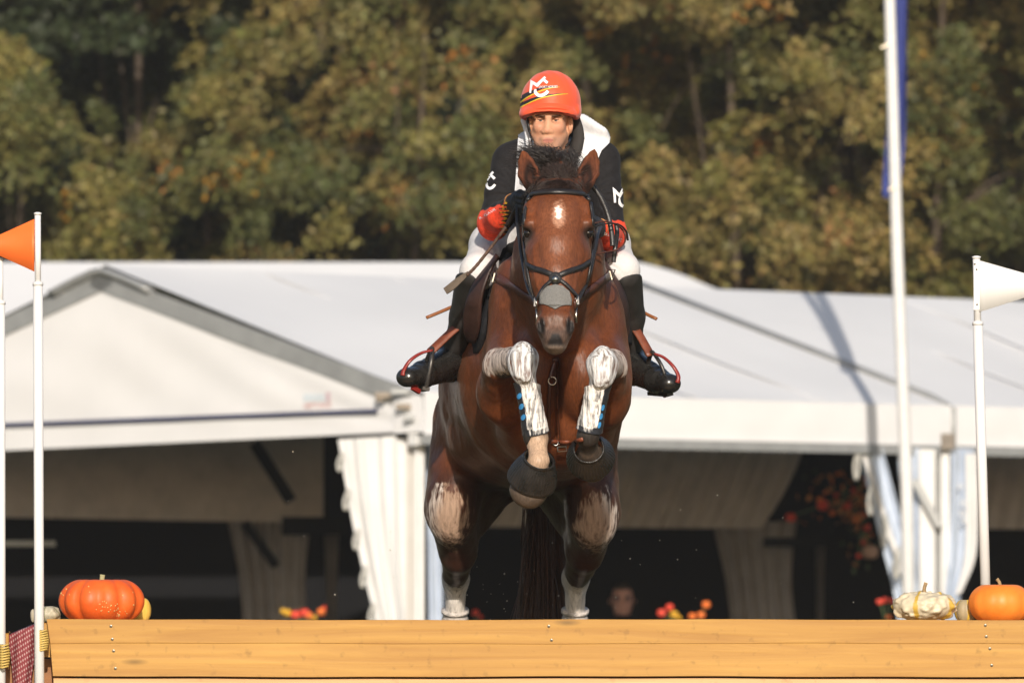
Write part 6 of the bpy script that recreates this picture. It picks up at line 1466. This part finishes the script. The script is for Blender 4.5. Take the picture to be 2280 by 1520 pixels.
def knob_mat(name, base, stripe, ang):
    m, N, L, P = new_mat(name); tc = N.new('ShaderNodeTexCoord'); sx = N.new('ShaderNodeSeparateXYZ'); L.new(tc.outputs['Object'], sx.inputs['Vector'])
    at = N.new('ShaderNodeMath'); at.operation = 'ARCTAN2'; L.new(sx.outputs['X'], at.inputs[0]); L.new(sx.outputs['Y'], at.inputs[1])
    mu = N.new('ShaderNodeMath'); mu.operation = 'MULTIPLY_ADD'; mu.inputs[1].default_value = 1.6; mu.inputs[2].default_value = ang; L.new(at.outputs[0], mu.inputs[0])
    nz = N.new('ShaderNodeTexNoise'); nz.inputs['Scale'].default_value = 30; L.new(tc.outputs['Object'], nz.inputs['Vector']); a2 = N.new('ShaderNodeMath'); a2.operation = 'MULTIPLY_ADD'; a2.inputs[1].default_value = .5; L.new(nz.outputs['Fac'], a2.inputs[0]); L.new(mu.outputs[0], a2.inputs[2])
    pp = N.new('ShaderNodeMath'); pp.operation = 'PINGPONG'; pp.inputs[1].default_value = 1.0; L.new(a2.outputs[0], pp.inputs[0])
    r = N.new('ShaderNodeMapRange'); r.inputs['From Min'].default_value = .10; r.inputs['From Max'].default_value = .17; L.new(pp.outputs[0], r.inputs['Value'])
    mx = N.new('ShaderNodeMix'); mx.data_type = 'RGBA'; mx.inputs['A'].default_value = (*stripe, 1); mx.inputs['B'].default_value = (*base, 1); L.new(r.outputs['Result'], mx.inputs['Factor'])
    L.new(mx.outputs['Result'], P.inputs['Base Color']); P.inputs['Roughness'].default_value = .5; return m
put('gourd', 'white warty gourd with yellow stripes and brown stem below the flagpole', 'gourd', on(2058, YF + .18), .112, .050, 9, .05, .1, 12, mt=knob_mat('white_knobbly_rind', (.56, .48, .34), (.50, .32, .05), .25), st=(.034, .0075, .006), group=G_, lump=.011, flat=.3, n=120, m=60)
put('gourd', 'green and cream gourd tucked between the white one and the right pumpkin', 'gourd', on(2152, YF + .26), .042, .042, 8, .06, .1, 15, mt=knob_mat('cream_green_rind', (.34, .27, .16), (.60, .38, .03), .9), st=None, group=G_)
put('gourd', 'pale knobbly gourd behind the pole with the orange pennant', 'gourd', on(106, YF + .24), .044, .029, 7, .10, .1, 18, mt=knob_mat('pale_knobbly_rind', (.40, .36, .26), (.20, .19, .11), .4), st=None, group=G_, lump=.006)
put('gourd', 'tiny pale round gourd at the far left end of the row', 'gourd', on(76, YF + .24), .012, .024, 6, .06, .1, 21, mt=knob_mat('pale_round_rind', (.42, .37, .28), (.34, .29, .19), .2), st=None, group=G_, lump=.003)

# tall flagpole before the tent, with its furled blue flag
YP = 29.3
fp = empty('flagpole', W(2030, 1440, YP), 'tall white flagpole in front of the long side of the tent', 'flagpole')
b = MB(); b.tube([W(2032, 1900, YP), W(2019, 1100, YP), W(1998, 560, YP), W(1981, 0, YP), W(1960, -700, YP)], [.046, .044, .041, .038, .033], 28); b.build('pole', white_post, fp, True)
for px, py in ((1966, 104), (1983, 420)):
    MB().bar(W(px - 4, py + 3, YP - .05), W(px + 14, py - 6, YP - .05), .014, .014).build('cleat', steel if 'steel' in globals() else white_post, fp)
V = []; n = 14; Lf = spline([(1992, -260), (1990, -60), (1985, 120), (1976, 250), (1969, 360), (1965, 432), (1982, 446)], 40); Rf = spline([(2024, -260), (2020, 0), (2018, 120), (2017, 240), (2013, 330), (2006, 400), (1994, 446)], 40)
for j in range(40):
    for i in range(n):
        u = i / (n - 1); q = lerp(Lf[j], Rf[j], u); V.append(W(q[0], q[1], YP + .10) + (0, .05 * math.sin(u * 9.4 + j * .08) * (.4 + u), 0))
fl = mesh_obj('flag', V, [(j * n + i, j * n + i + 1, (j + 1) * n + i + 1, (j + 1) * n + i) for j in range(39) for i in range(n - 1)], mat('blue_flag_cloth', (.055, .075, .27), .75, .3, var=.15, vscale=6), None, True)
tag(fl, 'furled blue flag hanging down behind the tall white pole', 'flag')

# arrangements inside the tent: round blooms on stems
green_m = mat('flower_leaf', (.06, .09, .03), .6); blooms = {'red': mat('red_bloom', (.62, .06, .035), .5, .3, var=.25, vscale=40), 'orange': mat('orange_bloom', (.70, .16, .03), .5, .3, var=.25, vscale=40), 'yellow': mat('yellow_bloom', (.55, .30, .02), .5, .3, var=.25, vscale=40), 'pink': mat('dusty_pink_bloom', (.42, .26, .19), .6, .3, var=.2, vscale=30)}
def arrangement(label, base, y, fl, name='flower_arrangement'):
    root = empty(name, W(*base, y), label, 'flowers', None)
    for px, py, r, c in fl:
        b = MB(); b.tube(spline([W(*base, y), W((base[0] + px) / 2, (base[1] + py) / 2 - 6, y), W(px, py, y)], 6), .006, 5); b.build('stem', green_m, root, True)
        V, F = gourd_mesh((0, 0, 0), r, r * .9, 7, .22, .25, int(px) % 97, 20, 10); mesh_obj('bloom', V + W(px, py, y) - (0, 0, r * .9), F, blooms[c], root, True)
    return root
def sprigs(root, px, py, y, n, rx, ry, seed, cols):
    g = np.random.default_rng(seed); V = []; F = []
    for i in range(n):
        c = W(px + g.normal() * rx, py + g.normal() * ry, y + g.normal() * .08); a = _n(g.normal(size=3)); b_ = _n(np.cross(a, g.normal(size=3))); l = .035 + .04 * g.random(); n0 = len(V)
        V += [c - a * l * .5, c + b_ * l * .28, c + a * l * .5, c - b_ * l * .28]; F.append((n0, n0 + 1, n0 + 2, n0 + 3))
    o = mesh_obj('foliage', V, F, cols, root, False, None, g.integers(0, len(cols), n)); o['kind'] = 'stuff'
arrangement('red, orange and yellow blooms on the table by the left dark drape', (680, 1400), 30.6, [(640, 1362, .032, 'yellow'), (630, 1358, .022, 'yellow'), (658, 1366, .036, 'red'), (678, 1362, .036, 'red'), (688, 1368, .03, 'orange'), (716, 1360, .034, 'orange'), (722, 1352, .02, 'red'), (700, 1374, .02, 'yellow')])
arrangement('red and yellow blooms standing right of the watching face', (1500, 1400), 31.5, [(1473, 1362, .034, 'red'), (1491, 1350, .030, 'red'), (1501, 1366, .032, 'yellow'), (1512, 1374, .02, 'yellow')])
arrangement('cluster of three orange blooms, one raised on a stem', (1556, 1400), 31.5, [(1541, 1370, .029, 'orange'), (1561, 1367, .030, 'orange'), (1572, 1344, .032, 'orange')])
arrangement('red blooms against the foot of the diagonal clear curtain', (1976, 1400), 30.4, [(1958, 1338, .024, 'red'), (1972, 1334, .026, 'red'), (1985, 1336, .02, 'red'), (1978, 1372, .022, 'orange')])
rust = mat('rust_leaf', (.42, .16, .045), .6, .3, var=.4, vscale=20)
spray = arrangement('hanging spray of dim red blooms in the dark right opening', (1880, 1120), 33.6, [(1760, 1150, .040, 'red'), (1832, 1122, .048, 'red'), (1886, 1124, .036, 'red'), (1908, 1152, .040, 'orange'), (1920, 1144, .030, 'red'), (1930, 1172, .030, 'red'), (1900, 1090, .024, 'red'), (1852, 1142, .02, 'orange'), (1862, 1100, .018, 'red')])
sprigs(spray, 1885, 1110, 33.6, 150, 42, 32, 4, [rust, green_m, rust, blooms['orange']]); sprigs(spray, 1915, 1190, 33.6, 60, 16, 40, 6, [rust, green_m])
arrangement('pale pinkish bloom head hanging low beside the diagonal curtain', (1920, 1180), 33.4, [(1938, 1226, .062, 'pink'), (1912, 1236, .022, 'red'), (1922, 1206, .02, 'red')])
arrangement('single dark red bloom seen between the hind legs of the horse', (1060, 1400), 32.0, [(1058, 1362, .026, 'red'), (1070, 1372, .018, 'red')])

# onlooker inside the tent
on_y = 33.8
sp = empty('person', W(1385, 1500, on_y), 'dim onlooker with sunglasses and pale collar inside the tent', 'person')
f = Field(W(1300, 1480, on_y + .25) * (1, 1, 1) - (0, .6, .1), W(1470, 1270, on_y) + (0, .35, .1), .010)
f.ell(W(1386, 1332, on_y), (.078, .10, .118), .02); f.ell(W(1386, 1352, on_y - .03), (.060, .075, .07), .03); f.seg(W(1386, 1334, on_y - .10), W(1386, 1344, on_y - .115), .012, .016, .01)
f.seg(W(1386, 1370, on_y + .02), W(1386, 1400, on_y + .05), .058, .065, .03); f.seg(W(1336, 1425, on_y + .05), W(1436, 1425, on_y + .05), .09, .09, .05); f.seg(W(1386, 1420, on_y + .05), W(1386, 1475, on_y + .06), (.19, .11), (.17, .11), .04)
for s in (-1, 1): f.ell(W(1386 + s * 28, 1338, on_y + .01), (.006, .02, .024), .01)
v, F = f.mesh(); px, py = proj(v); tn = np.tile((.46, .24, .19), (len(v), 1)); tn[py > 1372] = (.55, .55, .56); tn[(py < 1312) | ((v[:, 1] > on_y + .03) & (py < 1350))] = (.035, .022, .016)
mesh_obj('body', v, F, attr_mat('onlooker_skin', .6), sp, True, {'tint': tn})
for s in (-1, 1):
    b = MB(); b.lathe([(0, -.004), (.018, -.003), (.021, .0), (.019, .006)], 14, W(1386 + s * 12, 1331, on_y - .10), (s * .25, -1, 0)); b.build('lens', mat('dusky_lens', (.06, .035, .055), .3), sp, True)

# clods and droplets thrown up in the air
V = []; F = []; g = np.random.default_rng(3)
for i in range(70):
    c = W(g.normal(1140, 60) if i < 34 else g.uniform(640, 2000), g.normal(1310, 50) if i < 34 else g.uniform(980, 1376), g.uniform(1.0, 2.2)); r = (.0013 + .0022 * g.random() ** 2); n0 = len(V)
    bm = bmesh.new(); bmesh.ops.create_icosphere(bm, subdivisions=1, radius=r); V += [tuple(Vector(v.co) + Vector(c)) for v in bm.verts]; F += [tuple(v.index + n0 for v in q.verts) for q in bm.faces]; bm.free()
tag(mesh_obj('flying_mud', V, F, mat('wet_mud_specks', (.42, .38, .32), .4), None, True), 'tiny pale specks of mud flying below the horse', 'mud', kind='stuff')
# ------------------------------------------------------------------ thin autumn haze in the air
hz_m = bpy.data.materials.new('thin_haze'); hz_m.use_nodes = True; n_ = hz_m.node_tree; n_.nodes.remove(n_.nodes['Principled BSDF'])
pv = n_.nodes.new('ShaderNodeVolumePrincipled'); pv.inputs['Color'].default_value = (.93, .94, .96, 1); pv.inputs['Density'].default_value = .00030
n_.links.new(pv.outputs['Volume'], n_.nodes['Material Output'].inputs['Volume'])
b = MB().box((-155, -65, -1.4), (155, 120, 40)); hz_o = b.build('haze', hz_m); tag(hz_o, 'thin pale haze in the air over the whole course', 'haze', kind='stuff')
scene.cycles.volume_bounces = 0
